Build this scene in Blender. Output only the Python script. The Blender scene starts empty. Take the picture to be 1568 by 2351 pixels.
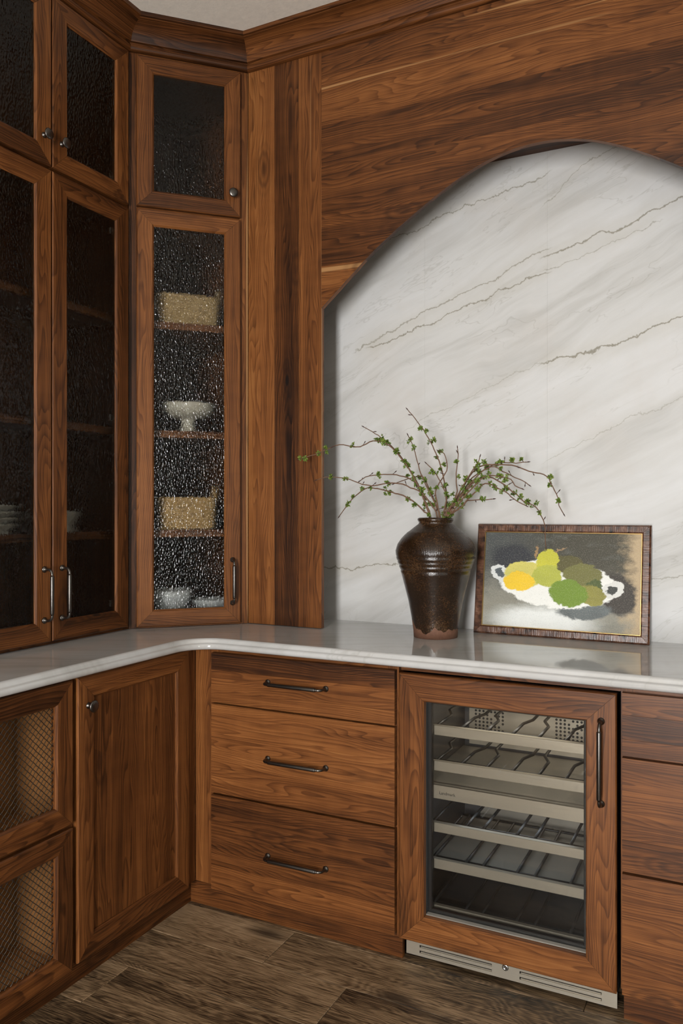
import bpy, bmesh, math, random
from mathutils import Matrix, Vector

R = random.Random(11)
sc = bpy.context.scene
C = sc.collection
PI = math.pi

# ------------------------------------------------------------------ camera
cam = bpy.data.cameras.new('camera')
cam_o = bpy.data.objects.new('camera', cam); C.objects.link(cam_o)
cam_o.location = (0, 0, 1.35)
cam_o.rotation_euler = (PI / 2, 0, math.radians(26.65))
cam.sensor_fit = 'HORIZONTAL'; cam.sensor_width = 36
cam.lens = 1839 / 1568 * 36
cam.shift_y = -7.5 / 1568
cam.clip_start = 0.05
sc.camera = cam_o

# ------------------------------------------------------------------ light
world = bpy.data.worlds.new('world'); sc.world = world
world.use_nodes = True
world.node_tree.nodes['Background'].inputs[0].default_value = (0.75, 0.85, 1, 1)
world.node_tree.nodes['Background'].inputs[1].default_value = 0.3

def area(name, loc, rot, sx, sy, power, col):
    l = bpy.data.lights.new(name, 'AREA'); l.shape = 'RECTANGLE'
    l.size = sx; l.size_y = sy; l.energy = power; l.color = col
    o = bpy.data.objects.new(name, l); C.objects.link(o)
    o.location = loc; o.rotation_euler = rot
    return o
# daylight through the tall glazed door behind the camera and the window in the side wall
area('daylight_door', (-0.08, -2.62, 1.22), (PI / 2, 0, 0), 0.64, 2.1, 212, (1, 0.99, 0.98))
area('daylight_window', (2.36, -0.72, 1.30), (PI / 2, 0, PI / 2), 0.30, 1.7, 16, (0.90, 1, 0.95))

sc.view_settings.view_transform = 'Standard'
sc.view_settings.look = 'None'
sc.view_settings.gamma = 1
sc.view_settings.use_curve_mapping = False
sc.view_settings.exposure = 0.12
try:
    sc.cycles.use_denoising = True
    sc.cycles.max_bounces = 5
    sc.cycles.diffuse_bounces = 2
    sc.cycles.glossy_bounces = 2
    sc.cycles.transmission_bounces = 3
    sc.cycles.transparent_max_bounces = 8
    sc.cycles.use_adaptive_sampling = True
    sc.cycles.adaptive_threshold = 0.06
    sc.cycles.adaptive_min_samples = 12
    sc.cycles.denoising_prefilter = 'ACCURATE'
    sc.cycles.sample_clamp_indirect = 6
except Exception:
    pass

# ------------------------------------------------------------------ node helpers
class Mat:
    def __init__(s, name):
        s.m = bpy.data.materials.new(name); s.m.use_nodes = True
        s.nt = s.m.node_tree; s.nt.nodes.clear()
        s.out = s.nt.nodes.new('ShaderNodeOutputMaterial')
    def n(s, typ, ins=None, **at):
        nd = s.nt.nodes.new(typ)
        for k, v in at.items(): setattr(nd, k, v)
        for k, v in (ins or {}).items():
            sk = nd.inputs[k]
            if isinstance(v, bpy.types.NodeSocket): s.nt.links.new(v, sk)
            else: sk.default_value = v
        return nd
    def m_(s, op, a, b=0.5, c=0.5, clamp=False):
        return s.n('ShaderNodeMath', {0: a, 1: b, 2: c}, operation=op, use_clamp=clamp).outputs[0]
    def add(s, a, b): return s.m_('ADD', a, b)
    def mul(s, a, b): return s.m_('MULTIPLY', a, b)
    def sub(s, a, b): return s.m_('SUBTRACT', a, b)
    def step(s, x, a, b, lo=0.0, hi=1.0):
        return s.n('ShaderNodeMapRange', {0: x, 1: a, 2: b, 3: lo, 4: hi}, interpolation_type='SMOOTHSTEP').outputs[0]
    def comb(s, x, y, z=0.0): return s.n('ShaderNodeCombineXYZ', {0: x, 1: y, 2: z}).outputs[0]
    def sep(s, v):
        o = s.n('ShaderNodeSeparateXYZ', {0: v}).outputs
        return o[0], o[1], o[2]
    def noise(s, vec, scale=1.0, detail=2.0, rough=0.5, dist=0.0):
        return s.n('ShaderNodeTexNoise', {'Vector': vec, 'Scale': scale, 'Detail': detail, 'Roughness': rough, 'Distortion': dist}).outputs['Fac']
    def ramp(s, fac, stops, interp='LINEAR'):
        nd = s.n('ShaderNodeValToRGB', {0: fac}); cr = nd.color_ramp; cr.interpolation = interp
        while len(cr.elements) < len(stops): cr.elements.new(0.5)
        for e, (p, c) in zip(cr.elements, stops):
            e.position = p; e.color = (*c, 1)
        return nd.outputs[0]
    def mix(s, fac, a, b, blend='MIX'):
        nd = s.n('ShaderNodeMix', data_type='RGBA', blend_type=blend)
        for k, v in ((0, fac), (6, a), (7, b)):
            if isinstance(v, bpy.types.NodeSocket): s.nt.links.new(v, nd.inputs[k])
            elif k == 0: nd.inputs[0].default_value = v
            else: nd.inputs[k].default_value = (*v, 1)
        return nd.outputs[2]
    def obj(s): return s.n('ShaderNodeTexCoord').outputs['Object']
    def uv(s): return s.n('ShaderNodeTexCoord').outputs['UV']
    def attr(s, name): return s.n('ShaderNodeAttribute', attribute_type='OBJECT', attribute_name=name).outputs['Fac']
    def bump(s, h, strength=0.3, dist=0.001):
        return s.n('ShaderNodeBump', {'Height': h, 'Strength': strength, 'Distance': dist}).outputs[0]
    def pbr(s, col, rough=0.5, metal=0.0, nrm=None, **kw):
        ins = {'Metallic': metal, 'Roughness': rough}
        ins['Base Color'] = col if isinstance(col, bpy.types.NodeSocket) else (*col, 1)
        if nrm is not None: ins['Normal'] = nrm
        ins.update({k.replace('_', ' '): v for k, v in kw.items()})
        p = s.n('ShaderNodeBsdfPrincipled', ins)
        s.nt.links.new(p.outputs[0], s.out.inputs[0]); return s.m

def walnut():
    s = Mat('walnut'); u, v, _ = s.sep(s.uv()); tone = s.attr('tone'); sap = s.attr('sap')
    warp = s.noise(s.comb(s.mul(u, 0.75), s.mul(v, 6)), 1, 1.5, 0.5)
    eye = s.noise(s.comb(s.mul(u, 2.0), s.mul(v, 15), 6.1), 1, 1.5, 0.5)
    broad = s.noise(s.comb(s.mul(u, 0.8), s.mul(v, 16), 7.3), 1, 3, 0.6)
    ph = s.add(s.mul(v, 95), s.add(s.mul(warp, 17), s.mul(eye, 13)))
    ring = s.m_('FRACT', ph)                                    # one growth ring: slow rise, sharp dark late wood
    ring = s.mul(s.mul(ring, ring), s.step(ring, 0.90, 1.0, 1, 0))
    fib = s.noise(s.comb(s.mul(u, 3), s.mul(v, 300), 3.1), 1, 3, 0.7)
    curl = s.noise(s.comb(s.mul(u, 22), s.mul(v, 9), 5.5), 1, 1, 0.5)
    blot = s.noise(s.comb(s.mul(u, 3.0), s.mul(v, 14), 8.8), 1, 3, 0.6)
    t = s.add(s.mul(broad, 0.52), s.mul(ring, -0.16))
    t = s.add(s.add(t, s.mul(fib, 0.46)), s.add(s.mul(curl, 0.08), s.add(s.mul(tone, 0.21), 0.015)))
    col = s.ramp(t, [(0.22, (0.0125, 0.0044, 0.0017)), (0.38, (0.049, 0.0165, 0.0048)), (0.51, (0.118, 0.0398, 0.0105)),
                     (0.66, (0.213, 0.0775, 0.0210)), (0.88, (0.36, 0.158, 0.049))])
    streak = s.noise(s.comb(s.mul(u, 0.35), s.mul(v, 22), 9.9), 1, 2, 0.5)
    col = s.mix(s.mul(s.step(streak, 0.62, 0.67), sap), col, (0.36, 0.185, 0.072))
    col = s.mix(s.step(blot, 0.60, 0.78, 0, 0.6), col, (0.022, 0.0085, 0.004))
    vor = s.n('ShaderNodeTexVoronoi', {'Vector': s.comb(s.mul(u, 2.6), s.mul(v, 7), 0.4), 'Scale': 1.0, 'Randomness': 1.0})
    gate = s.step(s.sep(vor.outputs['Color'])[0], 0.60, 0.64)
    d = s.add(vor.outputs['Distance'], s.mul(s.sub(fib, 0.5), 0.10))
    kring = s.m_('SINE', s.mul(d, 75))
    col = s.mix(s.mul(s.mul(s.step(d, 0.10, 0.36, 0.65, 0), gate), s.add(s.mul(kring, 0.4), 0.6)), col, (0.020, 0.0075, 0.0035))
    col = s.mix(s.mul(s.step(d, 0.03, 0.075, 0.92, 0), gate), col, (0.007, 0.004, 0.003))
    return s.pbr(col, s.add(s.mul(fib, 0.16), 0.31), Specular_IOR_Level=0.27)

def oak():
    s = Mat('dark_oak'); u, v, _ = s.sep(s.uv()); tone = s.attr('tone')
    warp = s.noise(s.comb(s.mul(u, 1.8), s.mul(v, 7.5)), 1, 2, 0.5)
    broad = s.noise(s.comb(s.mul(u, 1.5), s.mul(v, 9), 7.3), 1, 4, 0.6)
    ring = s.m_('SINE', s.mul(s.add(s.mul(v, 40), s.mul(warp, 34)), 6.2832))
    pore = s.noise(s.comb(s.mul(u, 14), s.mul(v, 260), 1.7), 1, 3, 0.68)
    t = s.add(s.add(s.mul(broad, 0.6), s.mul(ring, 0.035)), s.add(s.mul(pore, 0.62), s.add(s.mul(tone, 0.13), -0.08)))
    col = s.ramp(t, [(0.35, (0.012, 0.0075, 0.0045)), (0.46, (0.092, 0.057, 0.029)), (0.59, (0.26, 0.17, 0.092)), (0.78, (0.48, 0.335, 0.20))])
    vor = s.n('ShaderNodeTexVoronoi', {'Vector': s.comb(s.mul(u, 1.6), s.mul(v, 4.2), 1.4), 'Scale': 1.0})
    gate = s.step(s.sep(vor.outputs['Color'])[0], 0.55, 0.57)
    dd = s.add(vor.outputs['Distance'], s.mul(broad, 0.1))
    col = s.mix(s.mul(s.step(dd, 0.08, 0.24, 0.85, 0), gate), col, (0.010, 0.007, 0.005))
    h = pore
    return s.pbr(col, s.add(s.mul(pore, 0.25), 0.33), nrm=s.bump(h, 0.4, 0.0015), Specular_IOR_Level=0.45)

def stone(name, veins, tint=1.0, rough=0.16):
    s = Mat(name); p = s.n('ShaderNodeNewGeometry').outputs['Position']; x, y, z = s.sep(p)
    if veins is None: z = y
    # rotate so the bedding runs up to one side
    a = s.sub(s.mul(z, 0.90), s.mul(x, 0.44)); b = s.add(s.mul(x, 0.90), s.mul(z, 0.44))
    wob = s.noise(s.comb(s.mul(b, 1.6), s.mul(a, 4)), 1, 3, 0.5)
    a2 = s.add(a, s.mul(wob, 0.16))
    soft = s.noise(s.comb(s.mul(b, 0.9), s.mul(a2, 6), 4.2), 1, 3, 0.6)
    fine = s.noise(s.comb(s.mul(b, 4), s.mul(a2, 40), 2.2), 1, 3, 0.65)
    blot = s.noise(p, 3.2, 4, 0.6)
    k = tint
    col = s.ramp(s.add(s.mul(soft, 0.75), s.mul(fine, 0.25)), [(0.28, (0.44 * k, 0.43 * k, 0.405 * k)), (0.48, (0.595 * k, 0.59 * k, 0.575 * k)), (0.72, (0.68 * k, 0.68 * k, 0.68 * k))])
    col = s.mix(s.step(blot, 0.45, 0.75, 0, 0.45), col, (0.56 * k, 0.525 * k, 0.485 * k))
    # hairlines: contour lines of the bedding noise
    for sc_, w, st in ((6.0, 0.020, 0.22), (2.6, 0.012, 0.26)):
        cn = s.noise(s.comb(s.mul(b, 1.1), s.mul(a2, sc_), sc_), 1, 5, 0.62)
        ln = s.step(s.m_('ABSOLUTE', s.sub(s.m_('FRACT', s.mul(cn, 3.0)), 0.5)), 0.0, w, 1, 0)
        brk = s.step(s.noise(s.comb(s.mul(b, 2.0), s.mul(a, 3), sc_ + 3), 1, 2), 0.46, 0.62)
        col = s.mix(s.mul(s.mul(ln, brk), st), col, (0.26, 0.245, 0.205))
    if veins:
        w1 = s.sub(s.noise(s.comb(s.mul(x, 5), s.mul(z, 4), 1.0), 1, 6, 0.66), 0.5)
        w2 = s.sub(s.noise(s.comb(s.mul(x, 5), s.mul(z, 4), 9.0), 1, 6, 0.66), 0.5)
        for i, (x0, z0, x1, z1, st, wd) in enumerate(veins):
            m = (z1 - z0) / (x1 - x0)
            dz = s.sub(s.sub(z, z0), s.mul(s.sub(x, x0), m))
            d = s.m_('ABSOLUTE', s.add(dz, s.mul((w1, w2)[i % 2], 0.12)))
            gx = s.mul(s.step(x, x0 - 0.04, x0 + 0.005), s.step(x, x1 - 0.01, x1 + 0.03, 1, 0))
            core = s.mul(s.mul(s.step(d, wd * 0.1, wd * 0.62, 1, 0), gx), st)
            halo = s.mul(s.mul(s.step(d, 0.0, wd * 9, 1, 0), gx), st * 0.33)
            col = s.mix(halo, col, (0.50, 0.475, 0.415))
            col = s.mix(core, col, (0.27, 0.25, 0.20))
    return s.pbr(col, rough, Specular_IOR_Level=0.75 if veins is None else 0.25)

def flat(name, col, rough=0.5, metal=0.0, bump=None, **kw):
    s = Mat(name); o = s.obj()
    n = s.noise(o, 60, 3, 0.6)
    c = s.mix(n, tuple(x * 0.88 for x in col), tuple(min(1, x * 1.1) for x in col))
    nr = s.bump(s.noise(o, bump[0], 3, 0.6), bump[1], bump[2]) if bump else None
    return s.pbr(c, rough, metal, nr, **kw)

def brushed(name, col, rough=0.3):
    s = Mat(name); x, y, z = s.sep(s.obj())
    n = s.noise(s.comb(s.mul(x, 6), s.mul(y, 6), s.mul(z, 900)), 1, 2, 0.6)
    c = s.mix(n, tuple(a * 0.85 for a in col), col)
    return s.pbr(c, s.add(s.mul(n, 0.12), rough - 0.05), 0.6)

def rain_glass():
    s = Mat('rain_glass'); x, y, z = s.sep(s.obj())
    v = s.comb(s.mul(x, 190), s.mul(y, 190), s.mul(z, 100))
    vor = s.n('ShaderNodeTexVoronoi', {'Vector': v, 'Scale': 1.0}, feature='SMOOTH_F1')
    nr = s.bump(vor.outputs['Distance'], 1.0, 0.0034)
    clear = s.n('ShaderNodeBsdfTransparent', {'Color': (0.80, 0.80, 0.77, 1)}).outputs[0]
    refr = s.n('ShaderNodeBsdfRefraction', {'Color': (0.80, 0.80, 0.77, 1), 'Roughness': 0.0, 'IOR': 1.2, 'Normal': nr}).outputs[0]
    tr = s.n('ShaderNodeMixShader', {0: 0.65, 1: clear, 2: refr}).outputs[0]
    gl = s.n('ShaderNodeBsdfGlossy', {'Color': (1, 1, 1, 1), 'Roughness': 0.13, 'Normal': nr}).outputs[0]
    fr = s.n('ShaderNodeFresnel', {'IOR': 1.42}).outputs[0]
    sh = s.n('ShaderNodeMixShader', {0: fr, 1: tr, 2: gl}).outputs[0]
    s.nt.links.new(sh, s.out.inputs[0]); return s.m

def pane_side():
    s = Mat('pane_inner_face')
    sh = s.n('ShaderNodeBsdfTransparent', {'Color': (1, 1, 1, 1)}).outputs[0]
    s.nt.links.new(sh, s.out.inputs[0]); return s.m

def clear_glass():
    s = Mat('clear_glass')
    clear = s.n('ShaderNodeBsdfTransparent', {'Color': (0.9, 0.9, 0.89, 1)}).outputs[0]
    gl = s.n('ShaderNodeBsdfGlossy', {'Color': (1, 1, 1, 1), 'Roughness': 0.02}).outputs[0]
    fr = s.n('ShaderNodeFresnel', {'IOR': 1.5}).outputs[0]
    sh = s.n('ShaderNodeMixShader', {0: fr, 1: clear, 2: gl}).outputs[0]
    s.nt.links.new(sh, s.out.inputs[0]); return s.m

def vase_glaze():
    s = Mat('brown_glaze'); p = s.obj(); x, y, z = s.sep(p)
    ang = s.m_('ARCTAN2', y, x)
    n1 = s.noise(p, 9, 4, 0.65); sp = s.noise(p, 240, 2, 0.7); drip = s.noise(s.comb(s.mul(ang, 0.95), 0.0, 0.0), 1, 3, 0.45)
    col = s.ramp(s.add(s.mul(n1, 0.55), s.mul(sp, 0.45)), [(0.3, (0.006, 0.003, 0.0015)), (0.50, (0.020, 0.009, 0.0036)), (0.60, (0.060, 0.029, 0.011)), (0.72, (0.22, 0.15, 0.09))])
    clay = s.mix(s.noise(p, 90, 3, 0.7), (0.10, 0.042, 0.024), (0.23, 0.11, 0.065))
    edge = s.add(s.mul(drip, 0.15), -0.044)
    raw = s.step(s.sub(z, edge), -0.001, 0.001, 1, 0)
    comb_l = s.m_('SINE', s.mul(ang, 150))
    band = s.mul(s.step(z, 0.275, 0.29), s.step(z, 0.375, 0.385, 1, 0))
    h = s.add(s.mul(s.mul(comb_l, band), 0.16), s.mul(sp, 0.8))
    col = s.mix(raw, col, clay)
    return s.pbr(col, s.add(s.mul(raw, 0.5), 0.22), 0.0, s.bump(h, 0.6, 0.0014), Coat_Weight=0.0)

def basketry(name, a, b):
    s = Mat(name); p = s.obj(); x, y, z = s.sep(p)
    w = s.noise(s.comb(s.mul(x, 110), s.mul(y, 110), s.mul(z, 260)), 1, 3, 0.7)
    c = s.ramp(w, [(0.3, tuple(k * 0.35 for k in a)), (0.5, a), (0.75, b)])
    return s.pbr(c, 0.8, nrm=s.bump(w, 0.9, 0.004))

def tortoise():
    s = Mat('mottled_frame'); p = s.obj(); u, v, _ = s.sep(s.uv())
    n = s.noise(p, 45, 3, 0.6); st = s.noise(s.comb(s.mul(u, 330), s.mul(v, 12)), 1, 2, 0.5)
    c = s.ramp(s.add(s.mul(n, 0.7), s.mul(st, 0.3)), [(0.36, (0.008, 0.005, 0.005)), (0.45, (0.07, 0.027, 0.014)), (0.58, (0.15, 0.066, 0.035)), (0.75, (0.30, 0.19, 0.14))])
    return s.pbr(c, 0.28, nrm=s.bump(st, 0.5, 0.0015), Specular_IOR_Level=0.6)

def canvas_paint():
    s = Mat('painted_canvas'); x0, _, z0 = s.sep(s.obj())
    # x,z run -1..1 over the canvas
    hx, hz = 0.257, 0.159
    px = s.mul(x0, 1 / hx); pz = s.mul(z0, 1 / hz)
    cv = s.comb(px, pz, 0.0)
    dx = s.sub(s.noise(cv, 5.0, 5, 0.65), 0.5)
    dz = s.sub(s.noise(s.comb(s.add(px, 5.0), pz, 3.0), 5.0, 5, 0.65), 0.5)
    dq = s.sub(s.noise(s.comb(s.mul(px, 22), s.mul(pz, 14), 8.0), 1, 3, 0.7), 0.5)
    x = s.add(px, s.add(s.mul(dx, 0.17), s.mul(dq, 0.05))); z = s.add(pz, s.add(s.mul(dz, 0.22), s.mul(dq, 0.07)))
    weave = s.noise(s.comb(s.mul(px, 70), s.mul(pz, 45)), 1, 3, 0.7)
    brush = s.noise(s.comb(s.mul(px, 3), s.mul(pz, 5), 4.0), 1, 5, 0.7)
    def ell(cx, cz, rx, rz, rot=0.0, soft=0.06):
        c_, s_ = math.cos(rot), math.sin(rot)
        ax = s.sub(x, cx); az = s.sub(z, cz)
        e1 = s.mul(s.add(s.mul(ax, c_), s.mul(az, s_)), 1 / rx); e2 = s.mul(s.sub(s.mul(az, c_), s.mul(ax, s_)), 1 / rz)
        d = s.m_('SQRT', s.add(s.mul(e1, e1), s.mul(e2, e2)))
        return s.step(d, 1 - soft, 1 + soft, 1, 0)
    g = s.step(s.add(pz, s.mul(dz, 0.9)), -0.55, 0.35)
    bg_hi = s.mix(s.step(x, -0.9, 0.2), (0.055, 0.062, 0.06), (0.045, 0.04, 0.022))
    bg = s.mix(g, (0.26, 0.25, 0.20), bg_hi)
    bg = s.mix(s.step(brush, 0.5, 0.72, 0, 0.6), bg, (0.13, 0.14, 0.12))
    bg = s.mix(s.step(s.add(px, s.mul(dx, 0.5)), 0.72, 0.97), bg, (0.48, 0.36, 0.21))
    def lay(base, mask, col, var=0.25):
        c2 = s.mix(s.mul(brush, 1.0), tuple(k * (1 - var) for k in col), tuple(min(1, k * (1 + var)) for k in col))
        return s.mix(mask, base, c2)
    c = bg
    c = lay(c, ell(-0.62, 0.45, 0.28, 0.30, 0, 0.3), (0.014, 0.017, 0.024))
    c = lay(c, ell(0.72, -0.22, 0.22, 0.42, 0.15, 0.14), (0.03, 0.022, 0.014))
    c = lay(c, ell(-0.22, -0.86, 0.62, 0.30, 0, 0.45), (0.80, 0.82, 0.79), 0.1)
    c = lay(c, ell(0.33, -0.60, 0.34, 0.17, 0.12, 0.15), (0.12, 0.14, 0.14), 0.6)
    c = lay(c, ell(-0.03, -0.07, 0.76, 0.50, -0.12, 0.03), (0.86, 0.86, 0.81), 0.06)
    c = lay(c, ell(-0.78, 0.12, 0.12, 0.19, 0.3, 0.05), (0.70, 0.72, 0.70), 0.1)
    c = lay(c, ell(-0.78, 0.14, 0.055, 0.09, 0.3, 0.1), (0.07, 0.09, 0.10))
    c = lay(c, ell(0.68, -0.13, 0.12, 0.18, -0.3, 0.05), (0.72, 0.72, 0.68), 0.1)
    c = lay(c, ell(0.66, -0.15, 0.055, 0.10, -0.3, 0.1), (0.03, 0.035, 0.03))
    c = lay(c, ell(0.10, 0.36, 0.20, 0.20), (0.085, 0.075, 0.012))
    c = lay(c, ell(-0.46, 0.12, 0.26, 0.27, 0.2), (0.62, 0.56, 0.12))
    c = lay(c, ell(-0.53, -0.03, 0.20, 0.22, 0.1), (0.85, 0.56, 0.010), 0.12)
    c = lay(c, ell(-0.16, 0.40, 0.145, 0.24, -0.1), (0.55, 0.53, 0.03), 0.2)
    c = lay(c, ell(-0.16, 0.10, 0.185, 0.24, -0.1), (0.43, 0.45, 0.05), 0.2)
    c = lay(c, ell(0.29, 0.14, 0.25, 0.23, -0.25), (0.155, 0.15, 0.03))
    c = lay(c, ell(0.45, -0.13, 0.11, 0.17, 0.0), (0.06, 0.09, 0.010))
    c = lay(c, ell(0.41, -0.27, 0.17, 0.23, 0.25), (0.26, 0.24, 0.035), 0.35)
    c = lay(c, ell(0.12, -0.25, 0.245, 0.29, 0.15), (0.155, 0.26, 0.008), 0.22)
    c = lay(c, ell(-0.30, 0.58, 0.018, 0.13, -0.15, 0.2), (0.34, 0.20, 0.08))
    c = lay(c, ell(0.00, 0.66, 0.016, 0.10, -0.9, 0.2), (0.30, 0.19, 0.09))
    c = s.mix(s.step(weave, 0.50, 0.68, 0, 0.30), c, s.mix(0.55, c, (0.62, 0.58, 0.48)))
    c = s.mix(s.step(weave, 0.48, 0.34, 0, 0.35), c, s.mix(0.5, c, (0.02, 0.02, 0.015)))
    return s.pbr(c, 0.55, nrm=s.bump(s.add(weave, brush), 0.4, 0.001))

def leaf_mat():
    s = Mat('young_leaf'); n = s.noise(s.obj(), 150, 2, 0.6)
    return s.pbr(s.ramp(n, [(0.3, (0.05, 0.095, 0.012)), (0.5, (0.12, 0.185, 0.024)), (0.75, (0.27, 0.31, 0.055))]), 0.55)

W = walnut(); OAK = oak()
STONE = stone('pale_stone_slab', [(-1.303, 1.965, -0.603, 2.23, 0.75, 0.006), (-1.252, 1.955, -0.603, 2.157, 0.9, 0.006), (-0.594, 2.205, 0.4, 2.50, 0.9, 0.007),
    (-0.598, 1.849, 0.4, 2.09, 0.95, 0.007), (-1.35, 2.31, -0.603, 2.493, 0.8, 0.005), (-1.50, 1.10, -0.95, 1.165, 0.9, 0.006), (-0.594, 2.41, -0.30, 2.60, 0.6, 0.005),
    (-0.594, 2.172, -0.25, 2.26, 0.55, 0.004), (-0.40, 1.10, 0.3, 1.21, 0.6, 0.006), (-0.59, 1.52, 0.3, 1.93, 0.4, 0.004), (-1.1, 1.66, -0.603, 1.86, 0.4, 0.004)], 1.0, 0.5)
COUNTER = stone('polished_stone', None, 0.84, 0.05)
PLASTER = flat('cream_plaster', (0.66, 0.62, 0.54), 0.9, bump=(120, 0.15, 0.002))
WALL = flat('dark_plaster', (0.085, 0.075, 0.063), 0.9, bump=(120, 0.15, 0.002))
CEIL = flat('ceiling_paint', (0.90, 0.845, 0.75), 0.9, bump=(120, 0.15, 0.002))
PEWTER = flat('dark_pewter', (0.13, 0.12, 0.11), 0.33, 1.0)
BLACK = flat('black_rubber', (0.008, 0.008, 0.008), 0.6)
INOX = brushed('stainless_steel', (0.52, 0.465, 0.375), 0.32)
INOX_D = brushed('dull_steel', (0.36, 0.335, 0.29), 0.4)
BIRCH = flat('birch_ply', (0.36, 0.165, 0.052), 0.5)
LINER = flat('cooler_liner', (0.055, 0.056, 0.06), 0.4)
WIRE = flat('black_wire', (0.012, 0.012, 0.012), 0.45, 0.0)
STEELWIRE = flat('oxidised_wire', (0.16, 0.145, 0.13), 0.3, 1.0)
CHROME = flat('bright_nickel', (0.6, 0.6, 0.6), 0.2, 1.0)
GLASS = rain_glass(); PANE = pane_side(); CLEAR = clear_glass(); GLAZE = vase_glaze()
SEAGRASS = basketry('seagrass', (0.50, 0.34, 0.15), (0.80, 0.60, 0.33)); RATTAN = basketry('rattan', (0.56, 0.35, 0.135), (0.82, 0.58, 0.28))
CREAM = flat('cream_ceramic', (0.70, 0.66, 0.56), 0.3); WHITE = flat('white_ceramic', (0.72, 0.75, 0.78), 0.18)
STONEWARE = flat('speckled_stoneware', (0.58, 0.57, 0.51), 0.35)
TORT = tortoise(); CANVAS = canvas_paint(); GILT = flat('gilt', (0.62, 0.42, 0.17), 0.3, 1.0)
BARK = flat('brown_bark', (0.15, 0.08, 0.045), 0.7, bump=(300, 0.6, 0.001)); LEAF = leaf_mat(); BUD = flat('dark_bud', (0.05, 0.018, 0.012), 0.6)
INK = flat('printed_ink', (0.03, 0.03, 0.03), 0.5); PAINT = flat('white_paint', (0.7, 0.68, 0.62), 0.5)

# ------------------------------------------------------------------ mesh helpers
def add_uv(me, g):
    uv = me.uv_layers.new(name='UVMap').data
    ou, ov = R.uniform(0, 60), R.uniform(0, 60)
    o1, o2 = [k for k in range(3) if k != g]
    for p in me.polygons:
        n = p.normal
        if abs(n[g]) > 0.8: ax = (o1, o2, 0.15)
        else: ax = (g, o1 if abs(n[o1]) < abs(n[o2]) else o2, 1.0)
        for li in p.loop_indices:
            co = me.vertices[me.loops[li].vertex_index].co
            uv[li].uv = (co[ax[0]] * ax[2] + ou, co[ax[1]] + ov)

def box(x0, x1, y0, y1, z0, z1, bev=0.0):
    bm = bmesh.new()
    v = [bm.verts.new(c) for c in ((x0, y0, z0), (x1, y0, z0), (x1, y1, z0), (x0, y1, z0), (x0, y0, z1), (x1, y0, z1), (x1, y1, z1), (x0, y1, z1))]
    for f in ((3, 2, 1, 0), (4, 5, 6, 7), (0, 1, 5, 4), (1, 2, 6, 5), (2, 3, 7, 6), (3, 0, 4, 7)): bm.faces.new([v[i] for i in f])
    if bev: bmesh.ops.bevel(bm, geom=list(bm.edges), offset=bev, segments=1, affect='EDGES', profile=0.5)
    return bm

def prism(pts, axis, a, b, bev=0.0):
    """polygon pts (2-D) extruded from a to b along axis 0/1/2"""
    bm = bmesh.new()
    def P(p, t):
        q = list(p); q.insert(axis, t); return q
    A = [bm.verts.new(P(p, a)) for p in pts]; B = [bm.verts.new(P(p, b)) for p in pts]
    n = len(pts)
    bm.faces.new(A); bm.faces.new(B[::-1])
    for i in range(n): bm.faces.new((A[i], B[i], B[(i + 1) % n], A[(i + 1) % n]))
    bmesh.ops.recalc_face_normals(bm, faces=bm.faces)
    if bev: bmesh.ops.bevel(bm, geom=[e for e in bm.edges if e.calc_face_angle(0) > 0.6], offset=bev, segments=1, affect='EDGES')
    return bm

def tube(bm, pts, rad, seg=10, cap=True):
    pts = [Vector(p) for p in pts]
    if not hasattr(rad, '__len__'): rad = [rad] * len(pts)
    rings = []; up = None
    for i, p in enumerate(pts):
        d = (pts[min(i + 1, len(pts) - 1)] - pts[max(i - 1, 0)])
        if d.length < 1e-9: d = rings and (p - pts[i - 1]) or Vector((0, 0, 1))
        d.normalize()
        if up is None:
            up = d.orthogonal().normalized()
        up = (up - d * up.dot(d))
        up = up.normalized() if up.length > 1e-6 else d.orthogonal().normalized()
        w = d.cross(up)
        rings.append([bm.verts.new(p + (up * math.cos(2 * PI * k / seg) + w * math.sin(2 * PI * k / seg)) * rad[i]) for k in range(seg)])
    for r0, r1 in zip(rings, rings[1:]):
        for k in range(seg):
            f = bm.faces.new((r0[k], r0[(k + 1) % seg], r1[(k + 1) % seg], r1[k])); f.smooth = True
    if cap:
        bm.faces.new(rings[0][::-1]); bm.faces.new(rings[-1])
    return bm

def lathe(bm, prof, seg=32, ctr=(0, 0, 0), axis=2, smooth=True):
    rings = []
    for r, h in prof:
        ring = []
        for k in range(seg):
            a = 2 * PI * k / seg
            c = [r * math.cos(a), r * math.sin(a)]
            q = [c[0], c[1], h] if axis == 2 else [c[0], -h, c[1]]
            ring.append(bm.verts.new([q[j] + ctr[j] for j in range(3)]))
        rings.append(ring)
    for r0, r1 in zip(rings, rings[1:]):
        for k in range(seg):
            f = bm.faces.new((r0[k], r0[(k + 1) % seg], r1[(k + 1) % seg], r1[k])); f.smooth = smooth
    bm.faces.new(rings[0][::-1]); bm.faces.new(rings[-1])
    bmesh.ops.recalc_face_normals(bm, faces=bm.faces)
    return bm

def mk(name, bm, mat, parent=None, shift=(0, 0, 0), grain=0, tone=None, sap=0.0, uv=True):
    if any(shift): bmesh.ops.translate(bm, verts=bm.verts, vec=[-k for k in shift])
    me = bpy.data.meshes.new(name); bm.normal_update(); bm.to_mesh(me); bm.free()
    me.materials.append(mat)
    if uv: add_uv(me, grain)
    o = bpy.data.objects.new(name, me); C.objects.link(o)
    if parent is not None: o.parent = parent
    if mat in (W, OAK):
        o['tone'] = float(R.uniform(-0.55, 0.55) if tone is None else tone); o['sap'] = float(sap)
    return o

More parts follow.
